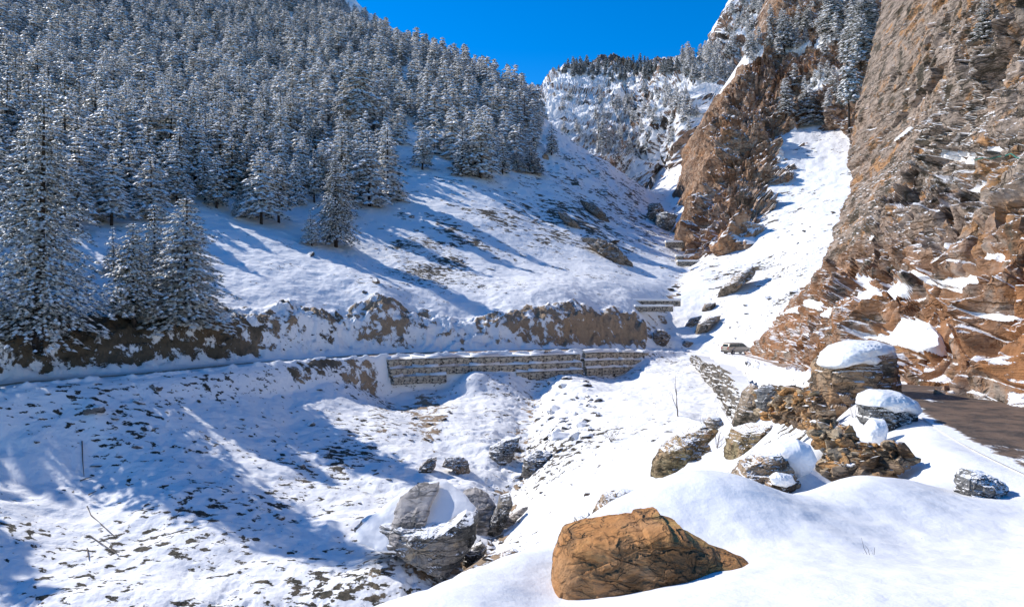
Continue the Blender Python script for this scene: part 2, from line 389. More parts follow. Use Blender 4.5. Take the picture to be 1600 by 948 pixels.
# ------------------------------------------------------------------ near bank
BP = [(300,1100,4),(560,1020,4.4),(800,1000,4.0),(1000,980,3.9),(1200,975,3.9),(1400,975,3.9),(1600,975,3.9),(1800,975,3.8),(1000,1400,2.2),(400,1500,2.2),(1700,1400,2.2),
 (560,955,5.6),(640,930,5.9),(700,905,6.2),(800,862,7.0),(860,842,7.6),(760,948,5.0),
 (940,812,8.2),(1000,806,8.2),(1090,806,8.0),(1170,815,7.8),(870,938,5.65),(860,960,5.2),(1000,903,6.0),(1130,868,6.5),(1000,935,5.2),(1230,862,6.5),
 (1240,800,9.4),(1330,768,11),(1400,764,11),(1500,778,10.3),(1600,800,9.5),(1400,850,7.5),(1600,870,6.8),(1800,830,7.6),
 (1340,782,12.4),(1290,792,12.0),(1395,770,12.4),(1420,748,12.8),(1450,735,13.2),(1450,700,14.8),(1420,662,17.6),(1500,700,14.2),(1600,712,12.6),(1400,640,19.8),(1500,660,16.6),(1600,690,14.0),(1380,617,24.5),(1350,640,22),
 (400,1300,8),(560,1160,8.5),(700,1080,9.5),(800,1020,10.5),(900,950,12),(1000,880,13),(1100,806,14),(1180,770,13.2),(1230,740,13.4),(1280,715,14.4),(1260,690,17),(1310,700,15.6),(1340,668,17.5),
 (800,1010,18),(1000,880,20),(1100,810,20),(1200,740,20),(1280,680,21),(1000,830,30),(1200,700,30),(800,960,30),(1320,630,27),(1300,625,32),(1800,740,11),(1600,640,20),(1500,612,26),(1400,602,31),(1600,620,30)]
BPa = np.array(BP, float)
tpsB = TPS(np.stack([BPa[:, 0]*KU, np.log(BPa[:, 2])*KD], 1), BPa[:, 1]/200.0, 4e-4)
def build_bank():
    us = np.concatenate([np.linspace(-1500, 370, 40), np.linspace(380, 1900, 620), np.linspace(1920, 4200, 60)]); ds = np.concatenate([np.linspace(.4, 1.9, 12), np.exp(np.linspace(math.log(2.0), math.log(33), 560))])
    D, Ug = np.meshgrid(ds, us, indexing='ij'); nr, nc = D.shape
    d, u = D.ravel(), Ug.ravel()
    uc = np.clip(u, 330, 1900); dc = np.maximum(d, 3.9)
    v = tpsB(np.stack([uc*KU, np.log(dc)*KD], 1))*200.0
    X = (u-U0)/F*d; Y = d; Z = (V0-v)/F*dc
    Z = Z-2.5*sstep(-1.5, -7, X)*(1-sstep(3.5, 5, d))
    Z = bump_at(X, Y, Z, [(1095, 800, 8.5, .85, .50), (1560, 712, 12.9, .8, .65), (1330, 800, 10.4, 1.3, .18), (1500, 850, 8.5, 1.4, .15), (1600, 730, 12.0, 1.0, .25), (1245, 720, 12.6, .7, .42), (1440, 720, 13.5, .5, .12), (1320, 690, 15.0, .6, .2)])
    P = np.stack([X, Y, Z], 1)
    Z = Z+fbm(P*[1, 1, 0], 1/2.6, 3, .45)*.07*sstep(4, 9, d)+fbm(P*[1, 1, 0], 1/5.0, 2, .5, 4.)*.06
    rip = np.sin((X*.55+Y*1.0)*7+3*fbm(P*[1, 1, 0], .7, 2, .5, 8.))*fbm(P*[1, 1, 0], .35, 2, .5, 1.)
    Z = Z+rip*.012+.02*fbm(P*[1, 1, 0], 1.6, 3, .5, 19.)
    # the crest left of the orange rock must fall away on the far side
    Z, lat, s = carve_road(X, Y, Z, 2.55, 1.6, 2.0)
    P = np.stack([X, Y, Z], 1)
    me = mesh_np('snow_bank', P, grid_faces(nr, nc), [M['bank']], smooth=True)
    o = link('snow_bank', me); tag(o, 'deep smooth snow bank in the foreground by the road', 'snow bank', kind='structure')
    return o
# ------------------------------------------------------------------ cliffs and far mountain: sheets of rock given by depth at picture directions, then broken up in space
def strata(P, b, th, seed, amp):
    q = (P@np.array(b, np.float32))/th+fbm(P, 1/9.0, 3, off=seed)*1.2
    i = np.floor(q); f = q-i
    h = np.sin(i*12.9898+seed)*43758.5453; h = h-np.floor(h)
    h2 = np.sin((i+1)*12.9898+seed)*43758.5453; h2 = h2-np.floor(h2)
    return amp*((h*(1-sstep(.8, 1, f))+h2*sstep(.8, 1, f))-.5)
def build_sheet(name, pts, uL, uR, vB, vT, nc, nr, disp, mat, wrapL=0, wrapT=0, ext=None, smooth=False, patches=(), label='', cat='cliff', dens=False, fade=0.0, back=0.0, warm=None):
    a = np.array(pts, float)
    tp = TPS(a[:, :2]/260.0, np.log(a[:, 2]), 1e-4)
    s_ = np.linspace(0, 1, nc); t_ = np.linspace(0, 1, nr)
    if dens:                                  # as many columns per metre where the sheet runs away from the viewer as where it faces him
        q = np.linspace(0, 1, 400); ws = np.zeros(399)
        for vv_ in (200., 350., 500.):
            ul = float(np.interp(vv_, *uL.tab)) if callable(uL) else uL; uq = ul+(uR-ul)*q
            dq = np.exp(tp(np.stack([uq, 0*uq+vv_], 1)/260.0)); xq = (uq-U0)/F*dq
            ws += np.hypot(np.diff(xq), np.diff(dq))/dq[1:]
        ws = np.concatenate([[0], np.cumsum(ws+.3*ws.mean())]); s_ = np.interp(np.linspace(0, ws[-1], nc), ws, q)
    T, Sg = np.meshgrid(t_, s_, indexing='ij'); s, t = Sg.ravel(), T.ravel()
    u = uL(t)+(uR-uL(t))*s if callable(uL) else uL+(uR-uL)*s
    v = vB(u)+(vT(u)-vB(u))*t
    if callable(uL):
        for _ in range(3):
            ul = np.interp(v, *uL.tab); u = ul+(uR-ul)*s; v = vB(u)+(vT(u)-vB(u))*t
    d = np.exp(tp(np.stack([np.minimum(u, 1850), v], 1)/260.0))
    X, Y, Z = (u-U0)/F*d, d, (V0-v)/F*d
    P = np.stack([X, Y, Z], 1); n = -grid_normals(P, nr, nc)
    flip = np.sign((n*-P).sum(1).mean()); n = n*flip
    hd, sn = disp(P, u, v, d); hd = hd-back
    if fade: hd = hd*(.35+.65*sstep(0, fade, s))
    if wrapL:
        w = np.clip((.05-s)/.05, 0, 1); P = P+np.stack([np.zeros_like(w), w*w*wrapL, -w*w*wrapL*.2], 1)
    if wrapT:
        w = np.clip((t-.95)/.05, 0, 1); P = P+np.stack([np.zeros_like(w), w*w*wrapT, -w*w*wrapT*.15], 1)
    for (pu, pv, ru, rv, ang) in patches:
        ca, sa = math.cos(ang), math.sin(ang)
        du, dv = (u-pu), (v-pv)
        a1, a2 = (du*ca-dv*sa)/ru, (du*sa+dv*ca)/rv
        m = 1.0-(a1*a1+a2*a2)+.5*fbm(P, 8.0/d.mean()*2.2, 3, off=pu)
        m = sstep(-.35, .0, m); sn = np.maximum(sn, m*1.6); hd = hd*(1-.6*m)+m*.006*d
    P = P+n*hd[:, None]
    me = mesh_np(name, P, grid_faces(nr, nc), [mat], smooth=smooth)
    attr(me, 'snowp', sn); attr(me, 'warm', warm(u, v) if warm else np.zeros(len(u)))
    o = link(name, me); tag(o, label, cat, kind='structure'); return o
class Tab:
    def __init__(s, vs, us): s.tab = (np.array(vs, float), np.array(us, float))
    def __call__(s, t): return np.full_like(t, s.tab[1].mean())
M['cliff'] = make_rock_mat('cliff_rock', (.40, .31, .24), (.34, .27, .21), (.46, .24, .10), (.045, .045, .03), rot=(0, -.35, .2), sc=.8, snow=(.74, .84), aniso=(.3, .3, 1.7), bump=.35, use_attr=True)
M['cliffA'] = make_rock_mat('far_cliff_rock', (.54, .37, .25), (.48, .36, .27), (.56, .29, .14), (.09, .065, .05), rot=(.5, .3, .2), sc=.35, snow=(.56, .68), aniso=(.5, .5, 1.3), bump=.9, use_attr=True)
M['mount'] = make_rock_mat('mountain_rock', (.30, .22, .17), (.34, .21, .14), (.26, .19, .15), (.05, .045, .035), sc=.14, snow=(.30, .42), aniso=(.5, .5, 1.3), bump=2., use_attr=True)
def cracks(P, sc, w, off=0.): 
    n = fbm(P, sc, 3, .5, off); return np.exp(-(n/w)**2)
def blocks(P, size, seed, amp):
    """broken rock faces: each cell of a warped lattice stands a little in front of or behind the next"""
    Q = P/np.array(size, np.float32)+np.stack([fbm(P, .18, 3, off=seed), fbm(P, .18, 3, off=seed+7), fbm(P, .18, 3, off=seed+13)], 1)*.8
    i = np.floor(Q); f = Q-i
    def hsh(i): 
        h = np.sin(i[:, 0]*12.9898+i[:, 1]*78.233+i[:, 2]*37.719+seed)*43758.5453; return h-np.floor(h)
    h0 = hsh(i); out = h0+(f[:, 2]-.5)*.35*(h0-.3)
    for ax in (0, 2):
        j = i.copy(); j[:, ax] += 1; w = sstep(.80, 1, f[:, ax]); out = out*(1-w)+hsh(j)*w
    return (out-.5)*amp
def dispB(P, u, v, d):
    slab = sstep(1395, 1420, u)*sstep(330, 270, v)*sstep(1530, 1480, u+.25*(v-100))     # smooth grey wall at the top
    rough = 1-.8*slab
    r = fbm(P*[1, 1, .6], 1/8.0, 5, .52, 2.0, True)*1.5*rough+fbm(P, 1/18.0, 3, .5, 12.0)*1.6
    r = r+fbm(P, 1/2.6, 4, .5, 7.0, True)*.16*rough
    T = P@np.array([[.91, 0, .42], [.1, 1, 0], [-.42, 0, .91]], np.float32)
    r = r+(blocks(T, (7, 12, 4.2), 1.7, 2.0)+blocks(T, (2.6, 5, 1.3), 5.7, .5))*(.15+.85*rough)*(1-slab)
    r = r+slab*(blocks(P, (11, 30, 3.4), 9.1, 1.4)+blocks(P, (4, 30, 1.3), 3.1, .5))
    r = r-cracks(T*[.35, .35, 1.4], .35, .05)*.45*rough-cracks(P*[1, 1, .3], .2, .05, 5.)*.7*rough
    r = r*np.clip(.35+.65*d/45, .4, 1.2)
    r = r*(1-.7*np.exp(-((u-1472)/55)**2-((v-575)/45)**2))
    sn = -.06-.06*slab-.25*sstep(560, 600, v)
    return r, sn
def dispA(P, u, v, d):
    r = fbm(P, 1/30.0, 6, .55, 2.0, True)*6.0+fbm(P*[1, 1, .35], 1/9.0, 4, .55, 5.0, True)*2.0
    r = r+blocks(P, (9, 12, 14), 4.4, 5.)+blocks(P, (4, 6, 4), 2.4, 1.8)-cracks(P*[1, 1, .35], .07, .05)*3.5
    sn = .04+.22*sstep(130, 20, v)+.25*sstep(1280, 1340, u)*0
    sn = sn-.22*sstep(1180, 1120, u)*sstep(120, 180, v)
    return r, sn
def dispM(P, u, v, d):
    r = fbm(P, 1/70.0, 6, .55, 2.0, True)*11.0+fbm(P, 1/18.0, 4, .55, 5.0, True)*3.0
    sn = .22+.3*fbm(P, 1/60., 3, off=6.)-.9*sstep(138, 118, v)*sstep(860, 880, u)*sstep(1070, 1030, u)
    sn = sn+.5*np.exp(-((u-1060)/45)**2-((v-255)/45)**2)-.2*np.exp(-((u-1000)/30)**2-((v-235)/20)**2)
    return r, sn
valley = build_valley(); bank = build_bank()
cliffB = build_sheet('rock_cliff',
  [(1205,575,86),(1250,575,68),(1300,600,42),(1350,610,34),(1400,612,28.6),(1500,610,24),(1600,640,19.5),(1700,665,16.5),(1900,720,12),
   (1240,470,98),(1290,470,78),(1350,480,52),(1400,500,36),(1500,500,29),(1600,500,22.5),(1330,350,104),(1400,350,78),(1400,420,56),(1500,400,36),(1600,400,27),
   (1350,280,114),(1380,200,118),(1430,250,95),(1500,300,60),(1600,300,34),(1500,200,76),(1600,200,42),(1420,100,114),(1500,100,84),(1600,100,52),(1420,0,128),(1500,0,94),(1600,0,60),
   (1430,-100,150),(1600,-100,72),(1800,500,17),(1800,200,28),(1800,-100,45)],
  Tab([-120, 0, 50, 100, 150, 200, 250, 300, 350, 400, 430, 470, 500, 540, 565, 700], [1440, 1424, 1416, 1402, 1394, 1392, 1396, 1394, 1384, 1342, 1312, 1278, 1258, 1222, 1206, 1190]),
  2300, lambda u: np.interp(u, [1190, 1250, 1300, 1350, 1400, 1500, 1600, 1700, 1900], [606, 625, 655, 665, 662, 660, 700, 730, 790]), lambda u: np.full_like(u, -110.0),
  900, 560, dispB, M['cliff'], wrapL=14, dens=True, fade=.05, back=1.1, warm=lambda u, v: .08+.22*sstep(1420, 1380, u)*sstep(330, 250, v)+.8*sstep(330, 480, v)+.4*sstep(1560, 1600, u)*sstep(300, 420, v), label='tan and orange rock cliff rising beside the road', 
  patches=[(1405, 476, 44, 16, .1), (1372, 470, 20, 12, -.3), (1445, 442, 25, 5, 0), (1437, 530, 26, 14, .15), (1362, 448, 14, 8, -.4), (1525, 452, 24, 9, .3), (1505, 463, 22, 5, 0), (1530, 393, 34, 6, .15),
           (1548, 297, 18, 8, .2), (1318, 500, 22, 8, .2), (1290, 520, 18, 6, .2), (1570, 240, 45, 7, .35), (1510, 250, 30, 6, .3), (1340, 365, 14, 5, .3), (1325, 410, 12, 4, .2), (1465, 340, 9, 4, .7), (1590, 180, 26, 5, .6), (1425, 205, 8, 3, .6), (1400, 540, 16, 6, .2), (1300, 470, 18, 7, -.2), (1560, 420, 26, 6, .3), (1585, 330, 20, 8, .4), (1500, 330, 16, 4, .5), (1570, 500, 20, 5, .2), (1380, 390, 18, 5, .4)])
cliffA = build_sheet('far_rock_cliff',
  [(1050,400,188),(1110,390,176),(1180,375,166),(1220,320,198),(1270,240,230),(1250,285,216),(1060,330,215),(1080,260,240),(1060,200,285),(1100,140,290),(1150,70,320),(1200,0,335),(1150,250,214),
   (1200,180,240),(1250,120,262),(1300,200,222),(1345,225,204),(1300,50,275),(1400,50,235),(1400,200,180),(1200,-90,400),(1400,-90,280),(1160,-30,400),(1400,300,200),(1450,340,200),(1110,445,182),(1180,430,172),(1230,385,188),(1290,300,222),(1345,330,205),(1055,450,195)],
  Tab([-120, 0, 40, 80, 120, 140, 200, 230, 260, 300, 330, 380, 400, 440], [1262, 1222, 1206, 1170, 1142, 1122, 1110, 1106, 1108, 1108, 1078, 1074, 1078, 1105]),
  1460, lambda u: np.interp(u, [1040, 1060, 1110, 1180, 1215, 1270, 1330, 1370, 1460], [445, 450, 440, 420, 375, 300, 300, 330, 380]), lambda u: np.full_like(u, -110.0),
  460, 480, dispA, M['cliffA'], wrapL=50, fade=.04, back=7.5, warm=lambda u, v: .30+.2*sstep(1250, 1180, u), label='sunlit brown cliff above the snowy gully',
  patches=[(1225, 235, 30, 10, 1.0), (1330, 60, 50, 12, .2), (1290, 130, 30, 8, .5), (1180, 90, 16, 20, .5), (1245, 75, 25, 8, .2)])
SK = ([830, 845, 862, 872, 880, 905, 940, 965, 975, 1000, 1020, 1045, 1060, 1080, 1100, 1120, 1140, 1160, 1175, 1200, 1230], [145, 142, 142, 130, 120, 110, 103, 97, 99, 106, 112, 112, 104, 100, 98, 88, 84, 50, 22, -40, -90])
mount = build_sheet('far_mountain',
  [(830,240,430),(870,230,440),(950,265,430),(1040,290,430),(1065,330,390),(1000,210,540),(900,190,560),(870,150,720),(845,145,900),(960,130,760),(960,95,880),(1040,230,440),(1100,200,400),(1100,120,560),(1140,90,520),(1180,20,520),(1230,-60,560),
   (1000,340,400),(1000,280,430),(860,300,400),(1200,200,420),(1200,330,330)],
  820, 1230, lambda u: np.full_like(u, 400.0), lambda u: np.interp(u, *SK), 420, 330, dispM, M['mount'], wrapT=120, label='distant snowy mountain with scattered trees under blue sky', cat='mountain')
# ------------------------------------------------------------------ find places on the ground
dg = bpy.context.evaluated_depsgraph_get()
BV = {o.name: BVHTree.FromObject(o, dg) for o in (valley, bank, cliffB, cliffA, mount)}
O0 = Vector((0, 0, 0))
def hit(u, v, names=None):
    dr = Vector(((u-U0)/F, 1, (V0-v)/F)).normalized(); best = None
    for k in (names or BV):
        h = BV[k].ray_cast(O0, dr)
        if h[0] is not None and (best is None or h[3] < best[2]): best = (h[0], h[1], h[3], k)
    return best
def drop(x, y, name='valley_ground', top=900):
    h = BV[name].ray_cast(Vector((x, y, top)), Vector((0, 0, -1)))
    return h[0].z if h[0] is not None else None
#PART2
# ------------------------------------------------------------------ road surface
def build_road():
    t = NT('wet_gravel_road'); p = t.tc.outputs['Object']; la = t.attr('lat'); fa = t.attr('far')
    n = t.noise(p, 1.6, 6, .65); n2 = t.noise(p, 7, 5, .7)
    base = t.mix(t.step(n, .38, .62), (.055, .043, .032), (.17, .11, .07))
    base = t.mix(t.math('MULTIPLY', t.step(n2, .5, .68), .5), base, (.20, .15, .11))
    fardirt = t.mix(t.step(n, .35, .65), (.22, .15, .10), (.42, .29, .19))
    base = t.mix(fa, base, fardirt)
    # packed snow between and beside the wheel tracks
    w = t.math('SUBTRACT', t.math('ABSOLUTE', la), t.math('MULTIPLY', t.math('SUBTRACT', n, .5), t.attr('jag')))
    edge = t.step(w, t.attr('edge'), t.math('ADD', t.attr('edge'), .12))
    mid = t.math('MULTIPLY', t.step(w, .42, .30), t.attr('mid'))
    sn = t.math('MAXIMUM', edge, mid); sn = t.math('MAXIMUM', sn, t.step(t.noise(t.mapping((.5, .25, 1), (0, 0, .2), vec=p), 1.0, 6, .65), .60, .64))
    c = t.mix(sn, base, SNOW)
    t.bump(t.math('ADD', t.math('MULTIPLY', n2, .4), sn), .05)
    m = t.out(c, .62, .35)
    pts = RS[::2]; W_ = np.linspace(-2.5, 2.5, 21)
    tx, ty = pts[:, 3], pts[:, 4]
    X = pts[:, 0][:, None]-ty[:, None]*W_; Y = pts[:, 1][:, None]+tx[:, None]*W_; Z = pts[:, 2][:, None]+.03+0*W_
    P = np.stack([X, Y, Z], -1).reshape(-1, 3)
    u = (P[:, 0]/np.maximum(P[:, 1], 1)*F+U0)
    far = sstep(30, 50, P[:, 1]); cr = sstep(470, 620, u)*far
    me = mesh_np('road', P, grid_faces(len(pts), 21), [m], smooth=True)
    attr(me, 'lat', np.tile(W_, len(pts))+.5*(1-far)); attr(me, 'far', far)
    east = sstep(985, 1060, u)*sstep(62, 80, P[:, 1])
    edge = 1.65*(1-far)+far*(.50+1.25*cr*(1-east)-.25*east); attr(me, 'edge', edge)
    attr(me, 'mid', cr*.0+(1-far)*0); attr(me, 'jag', .9+.7*far)
    o = link('road', me); tag(o, 'narrow gravel road with snow at its edges', 'road', kind='structure')
build_road()
# ------------------------------------------------------------------ rocks
import bmesh
def ico(sub):
    bm = bmesh.new(); bmesh.ops.create_icosphere(bm, subdivisions=sub, radius=1.0)
    V = np.array([v.co[:] for v in bm.verts], np.float32); Fc = np.array([[v.index for v in f.verts] for f in bm.faces], np.int32); bm.free()
    return V, Fc
ICO = {k: ico(k) for k in (1, 2, 3, 4, 5)}
def cut_rock(seed, sub=3, cuts=9, lo=.45, hi=.85, noise=.08):
    r = np.random.RandomState(seed); V, Fc = ICO[sub]; V = V.copy()
    for k in range(cuts):
        n = r.normal(size=3); n /= np.linalg.norm(n); c = r.uniform(lo, hi)
        V -= np.maximum(0, V@n-c)[:, None]*n
    V += V*(fbm(V, 1.6, 3, .5, seed)*noise)[:, None]
    return V.astype(np.float32), Fc
M['stone'] = make_rock_mat('field_stone', (.24, .20, .16), (.30, .21, .14), (.17, .155, .14), (.04, .035, .03), sc=2.2, snow=(.60, .72), bump=.12)
M['grey'] = make_rock_mat('grey_stone', (.20, .19, .175), (.26, .235, .20), (.15, .15, .15), (.035, .035, .035), sc=1.5, snow=(.55, .68), bump=.12)
M['streamstone'] = make_rock_mat('stream_stone', (.21, .20, .185), (.27, .22, .17), (.32, .21, .13), (.035, .035, .035), sc=1.5, snow=(.18, .34), bump=.10)
M['orange'] = make_rock_mat('orange_rock', (.50, .225, .075), (.42, .24, .12), (.55, .32, .11), (.20, .11, .05), rot=(0, .18, 0), sc=2.4, snow=None, aniso=(.5, .5, 1.6), bump=.10)
M['brown'] = make_rock_mat('brown_rock', (.36, .26, .17), (.42, .25, .13), (.30, .24, .18), (.09, .07, .05), rot=(0, -.3, 0), sc=2.2, snow=(.74, .86), aniso=(.5, .5, 1.3), bump=.12)
M['olive'] = make_rock_mat('lichen_rock', (.38, .25, .14), (.30, .24, .13), (.45, .22, .09), (.09, .07, .04), rot=(0, -.5, 0), sc=1.8, snow=(.72, .84), bump=.14)
M['slab'] = make_rock_mat('grey_slab', (.40, .36, .325), (.44, .385, .335), (.36, .33, .31), (.10, .095, .09), rot=(0, .6, .3), sc=.7, snow=None, aniso=(.3, .3, 2.2), bump=.05)
M['banded'] = make_rock_mat('banded_rock', (.19, .18, .165), (.28, .25, .215), (.42, .34, .24), (.05, .05, .048), rot=(.2, .9, .2), sc=1.3, snow=(.80, .9), aniso=(.25, .25, 2.0), bump=.14)
M['tan'] = make_rock_mat('tan_rock', (.33, .25, .175), (.29, .23, .17), (.36, .22, .12), (.05, .045, .03), rot=(0, -.7, 0), sc=1.2, snow=(.66, .8), bump=.14)
def outline_rock(poly, d, thick, mat, name='boulder', parent=None, seed=0, power=3.5, noise=.05, facets=7, tilt=0.0, lean=0.0, smooth=False, sub=96, bk_=1.5):
    """closed stone whose silhouette towards the valley follows poly (picture directions) at distance d; thick = depth in metres"""
    pl = np.array([[(u-U0)/F*d, (V0-v)/F*d] for u, v in poly]); c = pl.mean(0)
    q = pl-c; na = sub*2; nb = sub
    seg = np.vstack([q, q[:1]])
    th = np.linspace(0, 2*math.pi, na, endpoint=False); Rr = np.full(na, 0.0)
    for k, t in enumerate(th):
        dx, dz = math.cos(t), math.sin(t); best = 0
        for a, b in zip(seg[:-1], seg[1:]):
            e = b-a; det = dx*(-e[1])+dz*e[0]
            if abs(det) < 1e-9: continue
            s_ = (a[0]*(-e[1])+a[1]*e[0])/det; w = (dx*a[1]-dz*a[0])/det
            if s_ > 0 and -1e-6 <= w <= 1+1e-6: best = max(best, s_)
        Rr[k] = best
    Rr = np.where(Rr == 0, np.roll(Rr, 1), Rr)
    ph = np.linspace(-math.pi/2, math.pi/2, nb)
    V = []
    rr = np.random.RandomState(seed)
    fn = rr.normal(size=(facets, 3)); fn[:, 1] = -abs(fn[:, 1])-1.0; fn /= np.linalg.norm(fn, axis=1)[:, None]
    PH, TH = np.meshgrid(ph, th, indexing='ij'); RR = np.tile(Rr, (nb, 1))
    rho = np.cos(PH).clip(0, 1)**(.55); yy = np.sign(np.sin(PH))*(1-rho**power).clip(0, 1)**(1/2.2)
    x = np.cos(TH)*RR*rho; z = np.sin(TH)*RR*rho; y = yy*thick*.5
    # facet the front: push in beyond random planes
    P = np.stack([x, y, z], -1).reshape(-1, 3)
    for n in fn:
        lim = np.percentile(P@n, 90)
        P = P-np.maximum(0, P@n-lim)[:, None]*n*np.array([.15, 1, .15])
    P[:, 1] += tilt*P[:, 0]+lean*P[:, 2]
    sz = Rr.mean()
    nn = fbm(P, 1.4/sz, 6, .58, seed*3.1, True)*noise*sz+fbm(P, 5/sz, 4, .6, seed*1.7)*noise*.4*sz
    rn = P/np.linalg.norm(P, axis=1)[:, None].clip(1e-6)
    edge = .35+.65*(1-rho.ravel()**6)
    bl = bk_*(blocks(P+seed, (sz*.55, sz*.8, sz*.30), seed*1.3, sz*.17)+blocks(P+seed, (sz*.22, sz*.4, sz*.12), seed*2.3, sz*.06)) if facets else 0
    nn = nn+bl-(cracks(P*[.5, .5, 1.3], .9/sz, .04, seed)*.05*sz if facets else 0)
    P = P+rn*nn[:, None]*np.array([.45, 1.0, .45])
    org = Vector((c[0], d, c[1]))
    i = np.arange(nb*na).reshape(nb, na); j = np.roll(i, -1, axis=1)
    Fc = np.stack([i[:-1], j[:-1], j[1:], i[1:]], -1).reshape(-1, 4)
    me = mesh_np(name, P, Fc, [mat], smooth=smooth)
    if parent:
        o = link(name, me, parent); o.location = org-parent.location
    else: o = link(name, me, None, org)
    return o
LM = [(58,480,'the tallest cedar'),(208,500,'the young bank cedar'),(290,480,'the broad bushy cedar'),(408,340,'the high-skirted cedar'),(525,380,'the layered lowest cedar'),(600,300,'the bright corner cedar'),
      (558,200,'the long-trunked cedar'),(660,250,'the gap cedar'),(750,270,'the bright ridge cedar'),(650,800,'the huge banded boulder'),(830,600,'the wall gap'),(700,580,'the long basket wall'),(930,560,'the right basket wall'),
      (1150,545,'the van'),(1150,435,'the leaning pointed slab'),(1105,505,'the long tan boulder'),(950,390,'the long tan outcrop'),(1335,590,'the square capped boulder'),(1000,860,'the orange rock'),(1059,620,'the bare sapling'),
      (668,728,'the smooth tan boulder'),(785,700,'the pale split boulder'),(840,720,'the blocky grey boulder'),(1022,475,'the widest check dam'),(1075,400,'the upper check dams'),(700,520,'the brown road cut'),(120,590,'the left road'),(150,810,'the dead branches'),
      (960,100,'the far summit'),(1262,160,'the dark cliff cedar'),(1327,130,'the thin cliff cedar'),(1180,20,'the cliff rim'),(700,80,'the wooded skyline'),(300,10,'the upper forest'),(60,150,'the shaded forest corner'),(400,150,'the mid forest'),(200,250,'the forest front')]
def place_words(u, v):
    L = sorted(LM, key=lambda m: (m[0]-u)**2+((m[1]-v)*1.3)**2)[0]; du, dv = u-L[0], v-L[1]; dist = math.hypot(du, dv)
    far = 'close ' if dist < 28 else '' if dist < 75 else 'well '
    w = []
    if abs(dv) > .4*abs(du): w.append('below' if dv > 0 else 'above')
    if abs(du) > .4*abs(dv): w.append(('right' if du > 0 else 'left')+('' if w else ' of'))
    t = ' '.join(w) if len(w) == 1 else w[0]+' '+w[1]+' of'
    return far+t+' '+L[2]
def boulder(poly, d, thick, mat, label, name='boulder', cat='boulder', group=None, caps=(), parts=(), ground=True, plean=None, **k):
    pl_ = k.get('lean', 0) if plean is None else plean
    if ground:
        vb = max(p[1] for p in poly); ub = sum(p[0]*(p[1]-min(q[1] for q in poly)+1) for p in poly)/sum(p[1]-min(q[1] for q in poly)+1 for p in poly)
        h = hit(ub, vb-2, ('valley_ground', 'snow_bank'))
        if h and .5 < h[0].y/d < 2.0: 
            f = h[0].y/d; print('BOULDER %.1f -> %.1f %s' % (d, h[0].y, label)); d = h[0].y+.15*thick*f; thick *= f
            if name in ('boulder', 'stone', 'rock_outcrop', 'rock_slab') and not parts:     # the foot goes down into the snow
                v0 = min(p[1] for p in poly); hh = vb-v0; poly = [(p[0], p[1]+max(0, (p[1]-v0)/hh-.55)*hh*.75) for p in poly]
            caps = [(c[0], c[1]*f, c[2]*f)+tuple(c[3:]) for c in caps]; parts = [(a, b*f, c*f, e, g) for a, b, c, e, g in parts]
    o = outline_rock(poly, d, thick, M[mat], name, **k); tag(o, label, cat, group)
    for cp in caps:
        c = outline_rock(cp[0], d+cp[1], cp[2], M['bank'], 'snow_cap', o, seed=5, power=cp[3] if len(cp) > 3 else 2.4, noise=.08, facets=0, smooth=True, sub=72, lean=pl_)
    for (pp, dd, th, mt, nm) in parts:
        outline_rock(pp, d+dd, th, M[mt], nm, o, seed=9, power=7, noise=.03, facets=3, lean=pl_)
    return o
boulder([(878,862),(884,850),(905,842),(950,832),(975,826),(1000,824),(1005,818),(1030,812),(1037,811),(1042,822),(1064,826),(1072,836),(1085,842),(1108,852),(1120,862),(1150,868),(1172,876),(1184,888),(1150,894),(1110,890),(1060,900),(1010,912),(960,925),(915,945),(868,960),(862,940),(864,910),(868,885)],
        5.95, .8, 'orange', 'large flat-faced orange rock in the foreground snow, half buried', seed=3, power=16, noise=.022, tilt=-.26, lean=.45, sub=190, facets=1, bk_=.55, ground=False)
boulder([(1280,622),(1281,590),(1286,570),(1300,555),(1330,548),(1360,545),(1384,543),(1390,580),(1391,612),(1370,625),(1330,632),(1295,632)],
        21.0, 2.2, 'brown', 'big square brown boulder with a snow cap at the road edge', seed=11, power=7, noise=.04, facets=5,
        caps=[([(1285,571),(1292,552),(1306,540),(1330,533),(1362,532),(1386,539),(1388,547),(1362,546),(1350,552),(1363,562),(1352,570),(1330,566),(1310,570),(1292,575)], -.3, 1.9, 3.2)])
boulder([(1346,640),(1348,622),(1366,618),(1400,628),(1430,640),(1432,655),(1420,665),(1392,668),(1368,664),(1354,655)],
        17.3, 1.1, 'grey', 'low grey pebbly boulder under a rounded snow cap beside the road', seed=12, power=4, noise=.09,
        caps=[([(1343,632),(1347,616),(1366,609),(1396,611),(1424,624),(1434,640),(1425,647),(1404,640),(1384,643),(1366,632)], -.12, 1.2)])
boulder([(1503,775),(1504,745),(1515,735),(1545,742),(1567,755),(1566,765),(1540,768),(1520,776)], 10.9, .6, 'grey', 'dark mossy stone sticking out under the snow mound on the right', seed=13, power=3, noise=.12)
boulder([(1128,775),(1140,755),(1160,732),(1185,716),(1215,712),(1235,735),(1250,760),(1258,785),(1220,795),(1170,792),(1135,785)], 11.8, 1.1, 'brown', 'rounded brown rock streaked with lichen behind the foreground snow', ground=False, seed=14, power=3, noise=.10, facets=10,
        caps=[([(1203,745),(1214,738),(1236,742),(1242,754),(1226,760),(1208,756)], -.55, .25)])
boulder([(1198,705),(1212,690),(1240,684),(1262,694),(1272,715),(1262,735),(1240,745),(1215,738),(1200,722)], 12.6, .9, 'snow', 'round hump of snow resting on the broken rocks', name='snow_mound', cat='snow mound', seed=15, power=2.2, noise=.03, facets=0, smooth=True)
